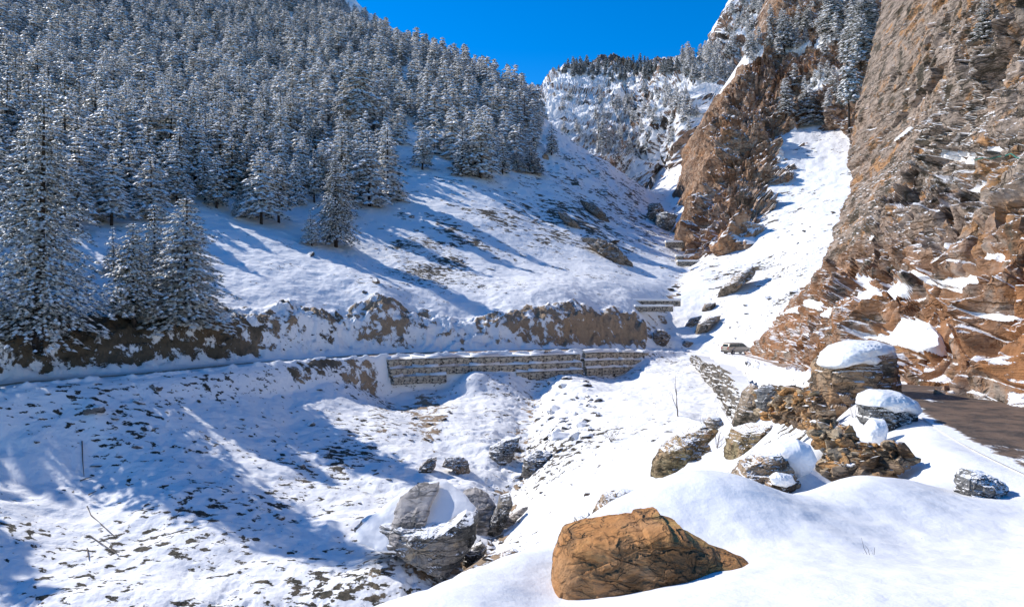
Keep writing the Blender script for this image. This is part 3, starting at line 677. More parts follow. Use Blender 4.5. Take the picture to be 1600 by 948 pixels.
boulder([(1019,748),(1022,725),(1036,702),(1062,682),(1092,668),(1112,664),(1120,672),(1102,690),(1110,702),(1086,712),(1064,716),(1048,735),(1034,745)], 20.5, 1.6, 'olive', 'mossy olive rock rising from the snow slope above the orange rock', seed=16, power=3, noise=.09, facets=9)
boulder([(1102,660),(1110,652),(1124,652),(1130,662),(1118,670),(1106,668)], 20.0, .5, 'tan', 'small tan stone perched on top of the mossy rock', seed=17, power=2.6, noise=.08)
boulder([(1134,708),(1140,688),(1150,672),(1180,664),(1215,660),(1240,668),(1215,680),(1185,690),(1150,698)], 19.5, 1.5, 'olive', 'snow-dusted flat rock under twiggy bushes below the rubble wall', seed=18, power=3, noise=.1)
boulder([(1078,770),(1084,755),(1100,765),(1102,772),(1090,773)], 10.8, .2, 'orange', 'small pointed orange stone in the snow behind the mound', ground=False, seed=19, power=3, noise=.06, cat='stone', name='stone')
boulder([(922,818),(932,795),(945,775),(970,765),(992,768),(975,785),(962,800),(940,812)], 13.5, .9, 'brown', 'weathered brown rock ledge left of the foreground mound', ground=False, seed=20, power=3, noise=.1)
boulder([(895,828),(900,808),(918,800),(926,812),(922,828)], 12.4, .6, 'grey', 'pale cracked stone just behind the orange rock', ground=False, seed=21, power=3, noise=.1, cat='stone', name='stone')
boulder([(778,885),(782,868),(800,858),(812,862),(806,876),(790,888)], 14, .5, 'brown', 'dark brown stone at the left edge of the foreground snow', ground=False, seed=22, power=3, noise=.08, cat='stone', name='stone')
# great slab boulder in the ravine
boulder([(553,828),(565,816),(600,812),(650,815),(700,812),(726,798),(744,806),(746,820),(738,842),(722,864),(706,884),(684,880),(658,868),(625,856),(588,848),(562,838)],
        38.5, 4.5, 'banded', 'huge banded grey boulder with an overhanging edge in the ravine bottom', seed=31, power=4, noise=.08, facets=5, lean=.35, sub=110, bk_=.9,
        caps=[([(560,824),(585,806),(612,788),(640,774),(690,766),(720,782),(742,800),(732,812),(700,824),(665,838),(640,846),(600,842),(572,836)], .1, .9, 7)],
        parts=[([(612,826),(616,800),(622,784),(645,770),(682,766),(679,780),(670,798),(664,820),(650,836),(630,840),(616,834)], -.22, .9, 'slab', 'slab_face'),
               ([(578,822),(586,812),(604,806),(607,812),(600,828),(588,830)], .0, .9, 'banded', 'slab_face')], plean=1.35)
boulder([(720,790),(722,775),(740,769),(760,778),(774,794),(766,810),(757,824),(740,812),(730,802)], 38.5, 1.8, 'slab', 'flat grey slab leaning beside the huge banded boulder', seed=32, power=6, noise=.03, facets=3, lean=.8, cat='rock slab', name='rock_slab')
boulder([(757,830),(766,812),(776,795),(780,775),(796,772),(800,790),(790,810),(776,830),(765,838)], 39.5, 1.6, 'banded', 'dark jagged stone wedged at the stream right of the leaning slab', seed=33, power=3, noise=.12, cat='stone', name='stone')
boulder([(722,875),(728,858),(752,848),(760,860),(745,878),(730,884)], 37.5, 1.4, 'banded', 'dark banded stone below the leaning slab in the stream gap', seed=34, power=3, noise=.1, cat='stone', name='stone')
boulder([(761,712),(768,698),(790,687),(812,682),(806,700),(796,714),(772,720)], 54, 2, 'grey', 'pale grey split boulder left of the stream', seed=35, power=3, noise=.1)
boulder([(815,735),(820,715),(840,703),(860,708),(852,728),(832,742)], 53, 1.8, 'grey', 'blocky grey boulder on the right bank of the stream', seed=36, power=4, noise=.08)
boulder([(653,738),(656,728),(670,716),(682,713),(680,728),(668,738)], 54, 1.2, 'tan', 'smooth tan boulder above the huge banded boulder', seed=37, power=3, noise=.06)
boulder([(692,728),(698,716),(716,714),(730,720),(733,736),(722,740),(708,730)], 54, 1.2, 'stone', 'cluster-shaped brown stone right of the tan boulder', seed=38, power=3, noise=.14, cat='stone', name='stone')
boulder([(780,818),(790,808),(815,795),(845,782),(842,788),(815,808),(795,822)], 34, .6, 'slab', 'long thin grey slab lying on the snow right of the stream', seed=39, power=4, noise=.04, cat='rock slab', name='rock_slab')
# upper valley rocks
boulder([(1118,462),(1128,446),(1150,432),(1165,420),(1180,411),(1183,425),(1172,436),(1155,443),(1138,456),(1124,463)], 128, 5, 'tan', 'leaning pointed slab rock alone on the snow above the road', seed=41, power=4, noise=.06, cat='rock slab', name='rock_slab')
boulder([(1084,518),(1092,506),(1108,496),(1128,493),(1126,500),(1110,508),(1096,521)], 118, 3, 'tan', 'long tan boulder on the snow slope left of the van', seed=42, power=3, noise=.08)
boulder([(1066,510),(1080,497),(1097,493),(1090,503),(1074,511)], 121, 2, 'stone', 'low brown boulder beside the long tan boulder', seed=43, power=3, noise=.08)
boulder([(1096,484),(1102,475),(1117,472),(1119,480),(1108,486)], 123, 2, 'tan', 'squat tan boulder below the leaning slab rock', seed=44, power=3, noise=.08)
boulder([(1020,535),(1021,520),(1028,515),(1036,516),(1048,525),(1038,535),(1028,538)], 117, 2, 'stone', 'upright grey boulder on the far side of the road near the dams', seed=45, power=4, noise=.12)
boulder([(1062,541),(1070,532),(1084,535),(1078,541)], 114, 1.5, 'stone', 'small purple-brown stone heap at the road bend', seed=46, power=3, noise=.12, cat='stone', name='stone')
boulder([(911,372),(918,371),(940,376),(960,385),(985,403),(990,408),(975,404),(965,412),(950,402),(930,392)], 160, 7, 'tan', 'long tan outcrop in the middle of the snow slope', seed=47, power=3, noise=.13, facets=8, name='rock_outcrop', cat='rock outcrop')
boulder([(905,309),(925,318),(945,333),(962,346),(950,346),(930,335),(912,322)], 205, 6, 'stone', 'thin brown outcrop ridge above the long tan outcrop', seed=48, power=3, noise=.13, name='rock_outcrop', cat='rock outcrop')
boulder([(872,330),(888,338),(905,350),(910,357),(890,350),(878,342)], 172, 4, 'tan', 'small ragged outcrop left of the long tan outcrop', seed=49, power=3, noise=.14, name='rock_outcrop', cat='rock outcrop')
boulder([(1025,358),(1026,336),(1040,332),(1056,338),(1050,352),(1038,360)], 215, 8, 'grey', 'grey block at the mouth of the upper gully', seed=50, power=4, noise=.09)
boulder([(1010,345),(1015,320),(1030,318),(1036,330),(1026,348)], 225, 6, 'stone', 'brown block left of the grey gully block', seed=51, power=3, noise=.12)
boulder([(968,245),(972,232),(990,228),(1004,236),(1000,248),(982,252)], 300, 14, 'tan', 'tan outcrop at the foot of the distant mountain', seed=52, power=3, noise=.15, name='rock_outcrop', cat='rock outcrop')
# ------------------------------------------------------------------ scattered stones, each its own object
variants = {}
def stone_mesh(mat, k):
    if (mat, k) not in variants:
        V, Fc = cut_rock(100+k, 3 if mat != 'stone' else 2, 9, .35, .8, .12); variants[(mat, k)] = mesh_np('stone', V, Fc, [M[mat]])
    return variants[(mat, k)]
def scatter(n, cu, cv, ru, rv, smin, smax, mat, label, group, flat=.5, long=1.6, cat='stone', maxd=400, names=('valley_ground', 'snow_bank'), name='stone'):
    k = 0; tries = 0
    while k < n and tries < n*8:
        tries += 1
        a = rnd.uniform(0, 6.283); q = math.sqrt(rnd.random())
        h = hit(cu+ru*q*math.cos(a), cv+rv*q*math.sin(a), names)
        if h is None or h[2] > maxd: continue
        if 40 < h[2] < 125:
            la, _ = road_field(np.array([h[0].x]), np.array([h[0].y]))
            if abs(la[0]) < 2.9: continue
        s = smin*(smax/smin)**(rnd.random()**1.7)
        o = link(name, stone_mesh(mat, rnd.randrange(7)), None, h[0]-Vector((0, 0, .10*s)),
                 (rnd.uniform(-.25, .25), rnd.uniform(-.25, .25), rnd.uniform(-.7, .7)), (s*rnd.uniform(.8, long), s*rnd.uniform(.7, 1.1), s*rnd.uniform(flat*.8, flat*1.5)))
        px = s/h[0].y*F; sw = 'big' if px > 9 else 'middling' if px > 5.5 else 'small' if px > 3.5 else 'tiny'
        pu, pv = h[0].x/h[0].y*F+U0, V0-h[0].z/h[0].y*F
        tag(o, sw+' '+label+' '+place_words(pu, pv), cat, group); k += 1
L1 = 'snow-capped stone in the stream bed'
scatter(70, 885, 640, 55, 55, .30, 1.15, 'streamstone', L1, 'stones in the stream bed', .62, 1.3)
scatter(18, 815, 720, 30, 60, .3, .9, 'streamstone', L1, 'stones in the stream bed', .6, 1.3)
scatter(34, 690, 860, 100, 32, .15, .5, 'stone', 'brown stone in the ravine rubble', 'rubble stones in the ravine', .7, 1.3)
scatter(22, 665, 660, 40, 55, .2, .6, 'stone', 'bare brown stone on the mound', 'stones on the mound')
scatter(26, 480, 700, 150, 110, .15, .45, 'grey', 'dark stone on the lower left slope', 'stones on the lower left slope')
scatter(14, 160, 700, 150, 110, .15, .5, 'grey', 'dark stone on the lower left slope', 'stones on the lower left slope')
scatter(18, 880, 730, 70, 50, .15, .45, 'stone', 'brown stone on bright snow', 'stones right of the stream')
scatter(26, 1150, 460, 110, 75, .25, .9, 'stone', 'flat stone in snow', 'stones above the van', .35, 2.2)
scatter(26, 1260, 360, 60, 60, .25, .9, 'stone', 'flat stone in the steep gully', 'stones in the steep gully', .35, 2.4)
scatter(26, 720, 400, 170, 80, .2, .7, 'stone', 'flat stone on the open slope', 'stones above the road cut', .35, 2.2)
scatter(26, 930, 330, 100, 70, .4, 1.4, 'stone', 'flat brown stone on the upper slope', 'stones on the upper slope', .4, 2.2)
scatter(14, 1050, 400, 35, 55, .5, 1.8, 'grey', 'grey stone in the upper stream', 'stones in the upper stream bed', .6, 1.5)
scatter(9, 1195, 565, 30, 10, .2, .6, 'streamstone', 'snowy stone in the ploughed heap', 'stones in front of the van', .6)
for (u, v, s, mt, lb) in [(148, 641, .75, 'grey', 'dark angular stone on the lower left slope just below the road'), (243, 606, .55, 'grey', 'dark flat stone close under the road on the left'), (485, 399, .9, 'grey', 'dark stone on shaded snow under the forest edge'),
                      (720, 407, .5, 'stone', 'lone brown stone casting a shadow in the middle of the open slope'), (644, 340, .8, 'stone', 'brown stone at the tip of the tree shadows'), (650, 360, .7, 'grey', 'grey stone just below the brown one at the shadow tip'), (586, 441, .9, 'tan', 'tan stone at the top left corner of the open slope'), (571, 457, .55, 'stone', 'smaller brown stone below the tan corner stone'),
                      (890, 168, 1.8, 'grey', 'grey stone under a lone cedar near the ridge'), (852, 248, 2.0, 'tan', 'tan stone beside the round bush on the slope'), (723, 546, .4, 'tan', 'tan stone fallen on the road side at the cut'),
                      (485, 663, .5, 'grey', 'round stone topped with snow left of the brown mound'), (472, 728, .45, 'grey', 'grey stone above the dark rubble on the lower slope'), (438, 810, .35, 'stone', 'brown stone alone near the bottom of the picture')]:
    h = hit(u, v, ('valley_ground',))
    if h:
        o = link('stone', stone_mesh(mt, rnd.randrange(7)), None, h[0], (0, 0, rnd.uniform(0, 6)), (s*1.1, s, s*.75)); tag(o, lb, 'stone')
# ------------------------------------------------------------------ gabion walls
def gabion_mat():
    t = NT('caged_stones'); p = t.tc.outputs['Object']
    v = t.n.new('ShaderNodeTexVoronoi'); v.inputs['Scale'].default_value = 4.3; t.l.new(p, v.inputs['Vector'])
    sp = t.n.new('ShaderNodeSeparateColor'); t.l.new(v.outputs['Color'], sp.inputs[0])
    c = t.mix(sp.outputs[0], (.17, .155, .135), (.52, .44, .33)); c = t.mix(t.step(v.outputs['Distance'], .5, .8), c, (.045, .04, .035))
    t.bump(t.math('SUBTRACT', 1.0, v.outputs['Distance']), .12)
    return t.out(c, .9, .15)
M['gabion'] = gabion_mat()
def box_grid(w, h, dp, seed, n=(12, 5, 8), amp=.05):
    """rounded, bulging basket of stones, local x along the wall, y out of the wall (front at -y)"""
    bm = bmesh.new(); bmesh.ops.create_cube(bm, size=1.0)
    bmesh.ops.scale(bm, vec=(w, dp, h), verts=bm.verts)
    bmesh.ops.subdivide_edges(bm, edges=bm.edges[:], cuts=5, use_grid_fill=True)
    V = np.array([v.co[:] for v in bm.verts]); Fc = np.array([[v.index for v in f.verts] for f in bm.faces]); bm.free()
    q = V/np.array([w, dp, h])*2
    b = (1-q[:, 0]**2)*(1-q[:, 2]**2)
    V[:, 1] += np.sign(q[:, 1])*b*.08
    V += np.stack([fbm(V, 1.8, 2, off=seed), fbm(V, 1.8, 2, off=seed+9), fbm(V, 1.8, 2, off=seed+5)], 1)*amp
    return V, Fc
def gabion_wall(u0, u1, courses, label, side_top, seed, lat0=-3.05):
    """courses: list of (ua, ub) visible spans, top to bottom; wall follows the road's outer edge"""
    idx = [i for i in range(len(RS)) if RS[i, 1] > 60]
    uu = RS[idx, 0]/RS[idx, 1]*F+U0
    i0, i1 = idx[int(np.argmin(abs(uu-u0)))], idx[int(np.argmin(abs(uu-u1)))]
    c = RS[i0]; root = bpy.data.objects.new('gabion_wall', None); COL.objects.link(root); root.location = (c[0], c[1]-3, c[2]-3)
    tag(root, label, 'stone wall', None)
    def pt(i, lat, dz): r = RS[i]; return Vector((r[0]-r[4]*lat, r[1]+r[3]*lat, r[2]+dz))
    for k, (ua, ub) in enumerate(courses):
        i = i0+int(rnd.uniform(0, 2)); cap = []
        while i < i1:
            L = rnd.choice([1.7, 1.9, 2.1]); j = i
            while j < i1 and (RS[j, :2]-RS[i, :2])@(RS[j, :2]-RS[i, :2]) < L*L: j += 1
            if j >= len(RS) or j <= i: break
            um = RS[(i+j)//2, 0]/RS[(i+j)//2, 1]*F+U0
            lat = lat0-.42*k; top = side_top-1.02*k
            a, b = pt(i, lat, top), pt(j, lat, top); L = (b-a).length
            if ua <= um <= ub:
                V, Fc = box_grid(L-.05, .98, 1.1, seed+i)
                me = mesh_np('basket', V, Fc, [M['gabion']], smooth=False)
                mid = (a+b)/2; ang = math.atan2(b.y-a.y, b.x-a.x)
                o = link('basket', me, root, mid+Vector((0, 0, -.5+rnd.uniform(-.05, .05)))-root.location, (0, 0, ang))
                cap.append((a, ang)); cap.append((b, ang))
            i = j
        if len(cap) > 2:                     # ribbon of snow lying on the course
            rows = []
            for n_, (q, ang) in enumerate(cap):
                nx, ny = math.sin(ang), -math.cos(ang)
                for (o_, z_) in ((-.75, .05), (-.6, .34), (.1, .30), (.42, .20), (.55, .0)):
                    zz = z_*(1.0+.5*math.sin(n_*2.3+seed))
                    rows.append((q.x+nx*o_-root.location.x, q.y+ny*o_-root.location.y, q.z+zz-root.location.z+(.0 if k else .06)))
            me = mesh_np('snow_cap', np.array(rows), grid_faces(len(cap), 5), [M['snow']], smooth=True)
            link('snow_cap', me, root)
    return root
gabion_wall(584, 884, [(584, 884), (584, 884), (584, 690), (0, 0)][:3], 'long grey wall of stacked stone baskets holding up the road, left section', -.42, 5)
g2 = gabion_wall(790, 884, [(790, 884)], 'short lowest tier of stone baskets under the long wall beside the stream', -2.46, 15, -3.9)
gabion_wall(889, 985, [(889, 985), (889, 975), (889, 960)], 'shorter brown wall of stone baskets holding up the road, right section', -.25, 25)
# check dams up the gully
def check_dam(u0, u1, v, d, h, label):
    a, b = W3(u0, v, d), W3(u1, v, d); w = (b-a).length; V, Fc = box_grid(w, h, 1.6, u0)
    me = mesh_np('stone_dam', V, Fc, [M['gabion']])
    root = link('check_dam', me, None, (a+b)/2-Vector((0, 0, h/2))); tag(root, label, 'check dam', 'check dams across the gully')
    V2, F2 = box_grid(w*1.02, h*.35, 1.9, u0+3); me2 = mesh_np('snow_cap', V2, F2, [M['snow']], smooth=True)
    link('snow_cap', me2, root, (0, .1, h*.56))
check_dam(984, 1062, 469, 125, 1.1, 'lowest and widest stone check dam across the gully behind the road')
check_dam(992, 1050, 478, 121, 1.0, 'second tier in front of the widest check dam')
check_dam(1056, 1094, 400, 175, 1.4, 'narrow check dam high in the gully, lower of the upper ones')
check_dam(1058, 1092, 408, 168, 1.2, 'narrow check dam in front of the upper ones')
check_dam(1040, 1068, 378, 190, 1.6, 'topmost check dam just under the brown cliff foot')
# ------------------------------------------------------------------ dry-stone walls of the road on the right
M['masonry'] = make_rock_mat('stacked_masonry', (.30, .255, .20), (.25, .215, .175), (.33, .25, .17), (.05, .045, .035), sc=1.6, snow=(.6, .75), aniso=(.35, .35, 4.5), bump=.25)
def retaining():
    top = np.array([(1084,556,98),(1098,558,90),(1108,566,84),(1120,570,76),(1132,572,69),(1146,582,63),(1158,604,57),(1170,622,50)], float)
    bot = np.array([(1084,566,97),(1099,580,88),(1110,594,82),(1122,606,74),(1134,622,67),(1147,648,60.5),(1159,668,54.5),(1172,676,48)], float)
    n, m = 200, 60; t = np.linspace(0, 1, n)*7; g = np.linspace(0, 1, m)
    A = np.stack([np.interp(t, range(8), top[:, k]) for k in range(3)], 1); B = np.stack([np.interp(t, range(8), bot[:, k]) for k in range(3)], 1)
    A[:, 1] += 5*(np.abs(((t*1.6) % 1)-.5)-.25)*2
    w = lambda q: np.stack([(q[:, 0]-U0)/F*q[:, 2], q[:, 2], (V0-q[:, 1])/F*q[:, 2]], 1)
    A, B = w(A), w(B); P = B[None]*(1-g)[:, None, None]+A[None]*g[:, None, None]; P = P.reshape(-1, 3)
    nr = grid_normals(P, m, n); nr *= np.sign(-(nr*P).sum(1).mean())
    r = blocks(P, (1.6, 1.6, .30), 2.2, .30)+fbm(P, .5, 4, .5, 3., True)*.22+np.tile(.5*np.abs(np.sin(t*1.6*math.pi)), m)
    fr = P+nr*r[:, None]; bk = P-nr*1.0
    V = np.concatenate([fr, bk]); k = m*n; f1 = grid_faces(m, n); i = np.arange(k).reshape(m, n)
    rim = np.concatenate([i[-1], i[::-1, -1][1:], i[0, ::-1][1:], i[:, 0][1:]])
    side = np.stack([rim[:-1], rim[1:], rim[1:]+k, rim[:-1]+k], 1)
    me = mesh_np('retaining_wall', V-V.mean(0), np.concatenate([f1, f1[:, ::-1]+k, side]), [M['masonry']])
    tag(link('retaining_wall', me, None, V.mean(0)), 'stepped dry-stone retaining wall below the road near the van', 'stone wall')
retaining()
boulder([(1150,655),(1158,636),(1165,612),(1176,600),(1186,612),(1184,632),(1172,655),(1160,668)], 34, 1.5, 'tan', 'leaning tan slab at the end of the retaining wall', cat='rock slab', name='rock_slab', seed=62, power=4, noise=.07, tilt=-.5)
def in_poly(x, y, pl):
    c = False; j = len(pl)-1
    for i in range(len(pl)):
        if (pl[i][1] > y) != (pl[j][1] > y) and x < (pl[j][0]-pl[i][0])*(y-pl[i][1])/(pl[j][1]-pl[i][1])+pl[i][0]: c = not c
        j = i
    return c
M['rubbleorange'] = make_rock_mat('orange_rubble', (.52, .27, .10), (.33, .21, .12), (.45, .20, .06), (.06, .04, .025), sc=3, snow=(.93, .99), bump=.06)
M['rubbletan'] = make_rock_mat('tan_rubble', (.46, .34, .21), (.28, .19, .12), (.42, .28, .14), (.06, .045, .03), sc=3, snow=(.93, .99), bump=.06)
def rubble(poly, d0, d1, n, smin, smax, mat, mat2, label, seed, back):
    """broken dry-stone wall: many angular blocks leaning on a backing"""
    r = random.Random(seed); us = [p[0] for p in poly]; vs = [p[1] for p in poly]; VV, FF, MI = [], [], []; off = 0
    base = [cut_rock(300+k, 2, 10, .3, .7, .1) for k in range(8)]
    k = 0
    while k < n:
        u, v = r.uniform(min(us), max(us)), r.uniform(min(vs), max(vs))
        if not in_poly(u, v, poly): continue
        t = (u-min(us))/(max(us)-min(us)); d = d0+(d1-d0)*t-.9*(v-min(vs))/(max(vs)-min(vs))+r.uniform(-.1, .1)
        V, Fc = r.choice(base); s = smin*(smax/smin)**(r.random()**1.8)
        E = np.array(Euler((r.uniform(-.4, .4), r.uniform(-.35, .35), r.uniform(0, 6.3))).to_matrix())
        VV.append((V*np.array([s*r.uniform(.8, 1.4), s*r.uniform(.7, 1.1), s*r.uniform(.5, 1.0)]))@E.T+np.array(W3(u, v, d))); FF.append(Fc+off); MI.append(np.full(len(Fc), 0 if r.random() < .6 else 1)); off += len(V); k += 1
    V = np.concatenate(VV); c = V.mean(0)
    me = mesh_np('rubble_wall', V-c, np.concatenate(FF), [M[mat], M[mat2]], np.concatenate(MI))
    o = link('rubble_wall', me, None, c); tag(o, label, 'stone wall')
    outline_rock(back, (d0+d1)/2+.9, 1.0, M['banded'], 'wall_core', o, seed=seed, power=4, noise=.08)
PW1 = [(1182,612),(1200,603),(1225,604),(1262,606),(1282,628),(1296,640),(1300,668),(1262,668),(1235,660),(1200,652),(1186,635)]
rubble(PW1, 24, 20.5, 420, .10, .36, 'rubbleorange', 'rubbletan', 'orange tumbled dry-stone wall below the square boulder', 71, PW1)
PW2 = [(1268,672),(1290,660),(1316,664),(1338,690),(1372,700),(1402,698),(1418,712),(1412,728),(1385,738),(1360,762),(1322,770),(1302,768),(1286,742),(1290,710)]
rubble(PW2, 14.0, 12.9, 360, .09, .34, 'rubbletan', 'rubbleorange', 'collapsed tan and orange dry-stone wall in front of the snow-capped boulder', 72, PW2)
for cp, d, lb in [([(1355,715),(1360,700),(1374,698),(1380,708),(1368,716)], 12.9, 'little pad of snow high on the collapsed wall'), ([(1352,688),(1350,672),(1362,655),(1380,655),(1384,668),(1380,690),(1366,700),(1356,696)], 13.8, 'drooping lump of snow hanging over the collapsed wall')]:
    boulder(cp, d, .5, 'snow', lb, name='snow_lump', cat='snow lump', seed=6, power=2.3, noise=.04, facets=0, smooth=True)
# ------------------------------------------------------------------ van
def paint(name, col, rough=.35, metal=.0, spec=.5):
    t = NT(name); n = t.noise(t.tc.outputs['Object'], 4, 4, .6); c = t.mix(n, col, tuple(x*.8 for x in col)); return t.out(c, rough, spec, metal)
M['van'] = paint('beige_paint', (.42, .36, .29), .35, .3); M['glass'] = paint('dark_glass', (.02, .035, .035), .08); M['tyre'] = paint('tyre_rubber', (.02, .02, .02), .8); M['rim'] = paint('alloy', (.4, .4, .4), .3, .8)
M['red'] = paint('red_lens', (.35, .02, .02), .2); M['dark'] = paint('dark_plastic', (.04, .04, .04), .6); M['plate'] = paint('number_plate', (.6, .6, .5), .5); M['lamp'] = paint('clear_lens', (.6, .6, .6), .1)
def van(loc, rz):
    root = bpy.data.objects.new('van', None); COL.objects.link(root); root.location = loc; root.rotation_euler = (0, 0, rz)
    tag(root, 'beige people carrier parked on the snowy road bend under the cliff', 'van')
    prof = [(-2.22, .34), (-2.30, .48), (-2.32, .72), (-2.28, 1.02), (-2.20, 1.28), (-2.04, 1.62), (-1.92, 1.72), (-1.2, 1.78), (-.2, 1.79), (.45, 1.75), (.72, 1.66), (1.10, 1.38), (1.42, 1.12), (1.75, 1.02), (2.12, .90), (2.28, .72), (2.32, .5), (2.26, .34), (1.75, .32)]
    arch = []
    for cx in (1.42, -1.42): arch += [(cx+.37*math.cos(a), .32+.37*math.sin(a)) for a in np.linspace(0, math.pi, 8)]
    full = prof+arch[:8]+arch[8:]
    def hw(z): return .86-.02*(abs(z-.8) > .4)-max(0, z-1.02)**1.0*.19
    bm = bmesh.new()
    for s in (-1, 1): 
        vs = [bm.verts.new((x, s*(hw(z)-(.05 if abs(x) > 2.2 else 0)), z)) for x, z in full]; bm.faces.new(vs if s < 0 else vs[::-1])
        if s < 0: A = vs
        else: B = vs
    n = len(full)
    for i in range(n): bm.faces.new((A[i], B[i], B[(i+1) % n], A[(i+1) % n]))
    bmesh.ops.recalc_face_normals(bm, faces=bm.faces[:]); me = bpy.data.meshes.new('body'); bm.to_mesh(me); bm.free(); me.materials.append(M['van'])
    body = link('body', me, root); bv = body.modifiers.new('bevel', 'BEVEL'); bv.width = .045; bv.segments = 3; bv.limit_method = 'ANGLE'
    def quad(nm, pts, m, off):
        P = np.array(pts, float); c = P.mean(0); nn = np.cross(P[1]-P[0], P[2]-P[0]); nn /= np.linalg.norm(nn)
        if nn@(c-np.array([0, 0, .9])) < 0: nn = -nn
        V = np.vstack([P-nn*.02, P+nn*off]); k = len(P); bm = bmesh.new(); vv = [bm.verts.new(v) for v in V]
        bm.faces.new(vv[k:]); bm.faces.new(vv[:k][::-1])
        for i in range(k): bm.faces.new((vv[i], vv[(i+1) % k], vv[k+(i+1) % k], vv[k+i]))
        bmesh.ops.recalc_face_normals(bm, faces=bm.faces[:]); me = bpy.data.meshes.new(nm); bm.to_mesh(me); bm.free(); me.materials.append(m); return link(nm, me, root)
    for s in (-1, 1):
        for w in ([(-1.98, 1.16), (-1.08, 1.16), (-1.08, 1.60), (-1.84, 1.60)], [(-1.0, 1.16), (-.12, 1.16), (-.12, 1.62), (-1.0, 1.62)], [(-.03, 1.15), (1.22, 1.15), (.66, 1.58), (.42, 1.62), (-.03, 1.63)]):
            quad('side_window', [(x, s*hw(z), z) for x, z in w], M['glass'], .012)
        quad('trim_strip', [(x, s*(hw(z)), z) for x, z in ((-1.0, .60), (1.0, .60), (1.0, .66), (-1.0, .66))], M['dark'], .02)
        quad('tail_light', [(-2.315, s*.60, .82), (-2.29, s*.80, .84), (-2.215, s*.78, 1.22), (-2.235, s*.62, 1.20)], M['red'], .02)
        quad('headlight', [(2.20, s*.48, .72), (2.20, s*.78, .72), (2.05, s*.78, .86), (2.05, s*.48, .86)], M['lamp'], .05)
        quad('mirror', [(1.02, s*.88, 1.12), (1.02, s*1.02, 1.12), (1.02, s*1.02, 1.26), (1.02, s*.88, 1.26)], M['van'], .06)
    quad('rear_window', [(-2.215, -.62, 1.22), (-2.215, .62, 1.22), (-2.07, .56, 1.57), (-2.07, -.56, 1.57)], M['glass'], .015)
    quad('windscreen', [(1.36, -.70, 1.17), (1.36, .70, 1.17), (.78, .62, 1.62), (.78, -.62, 1.62)], M['glass'], .015)
    quad('number_plate', [(-2.315, -.24, .74), (-2.315, .24, .74), (-2.30, .24, .87), (-2.30, -.24, .87)], M['plate'], .02)
    quad('rear_bumper', [(-2.30, -.80, .38), (-2.30, .80, .38), (-2.325, .80, .56), (-2.325, -.80, .56)], M['dark'], .05)
    for cx in (1.42, -1.42):
        for s in (-1, 1):
            for nm, r_, w_, m in (('wheel', .31, .20, M['tyre']), ('rim', .19, .215, M['rim'])):
                bm = bmesh.new(); bmesh.ops.create_cone(bm, cap_ends=True, segments=24, radius1=r_, radius2=r_, depth=w_); bmesh.ops.rotate(bm, cent=(0, 0, 0), matrix=Matrix.Rotation(math.pi/2, 3, 'X'), verts=bm.verts)
                me = bpy.data.meshes.new(nm); bm.to_mesh(me); bm.free(); me.materials.append(m)
                if nm == 'wheel': wh = link(nm, me, root, (cx, s*.76, .31))
                else: link(nm, me, wh, (0, s*.0, 0))
h = hit(1151, 553, ('valley_ground',)); vp = W3(1151, 552.5, 104)
zz = drop(vp.x, vp.y); van(Vector((vp.x, vp.y, zz+.0)), R(24))
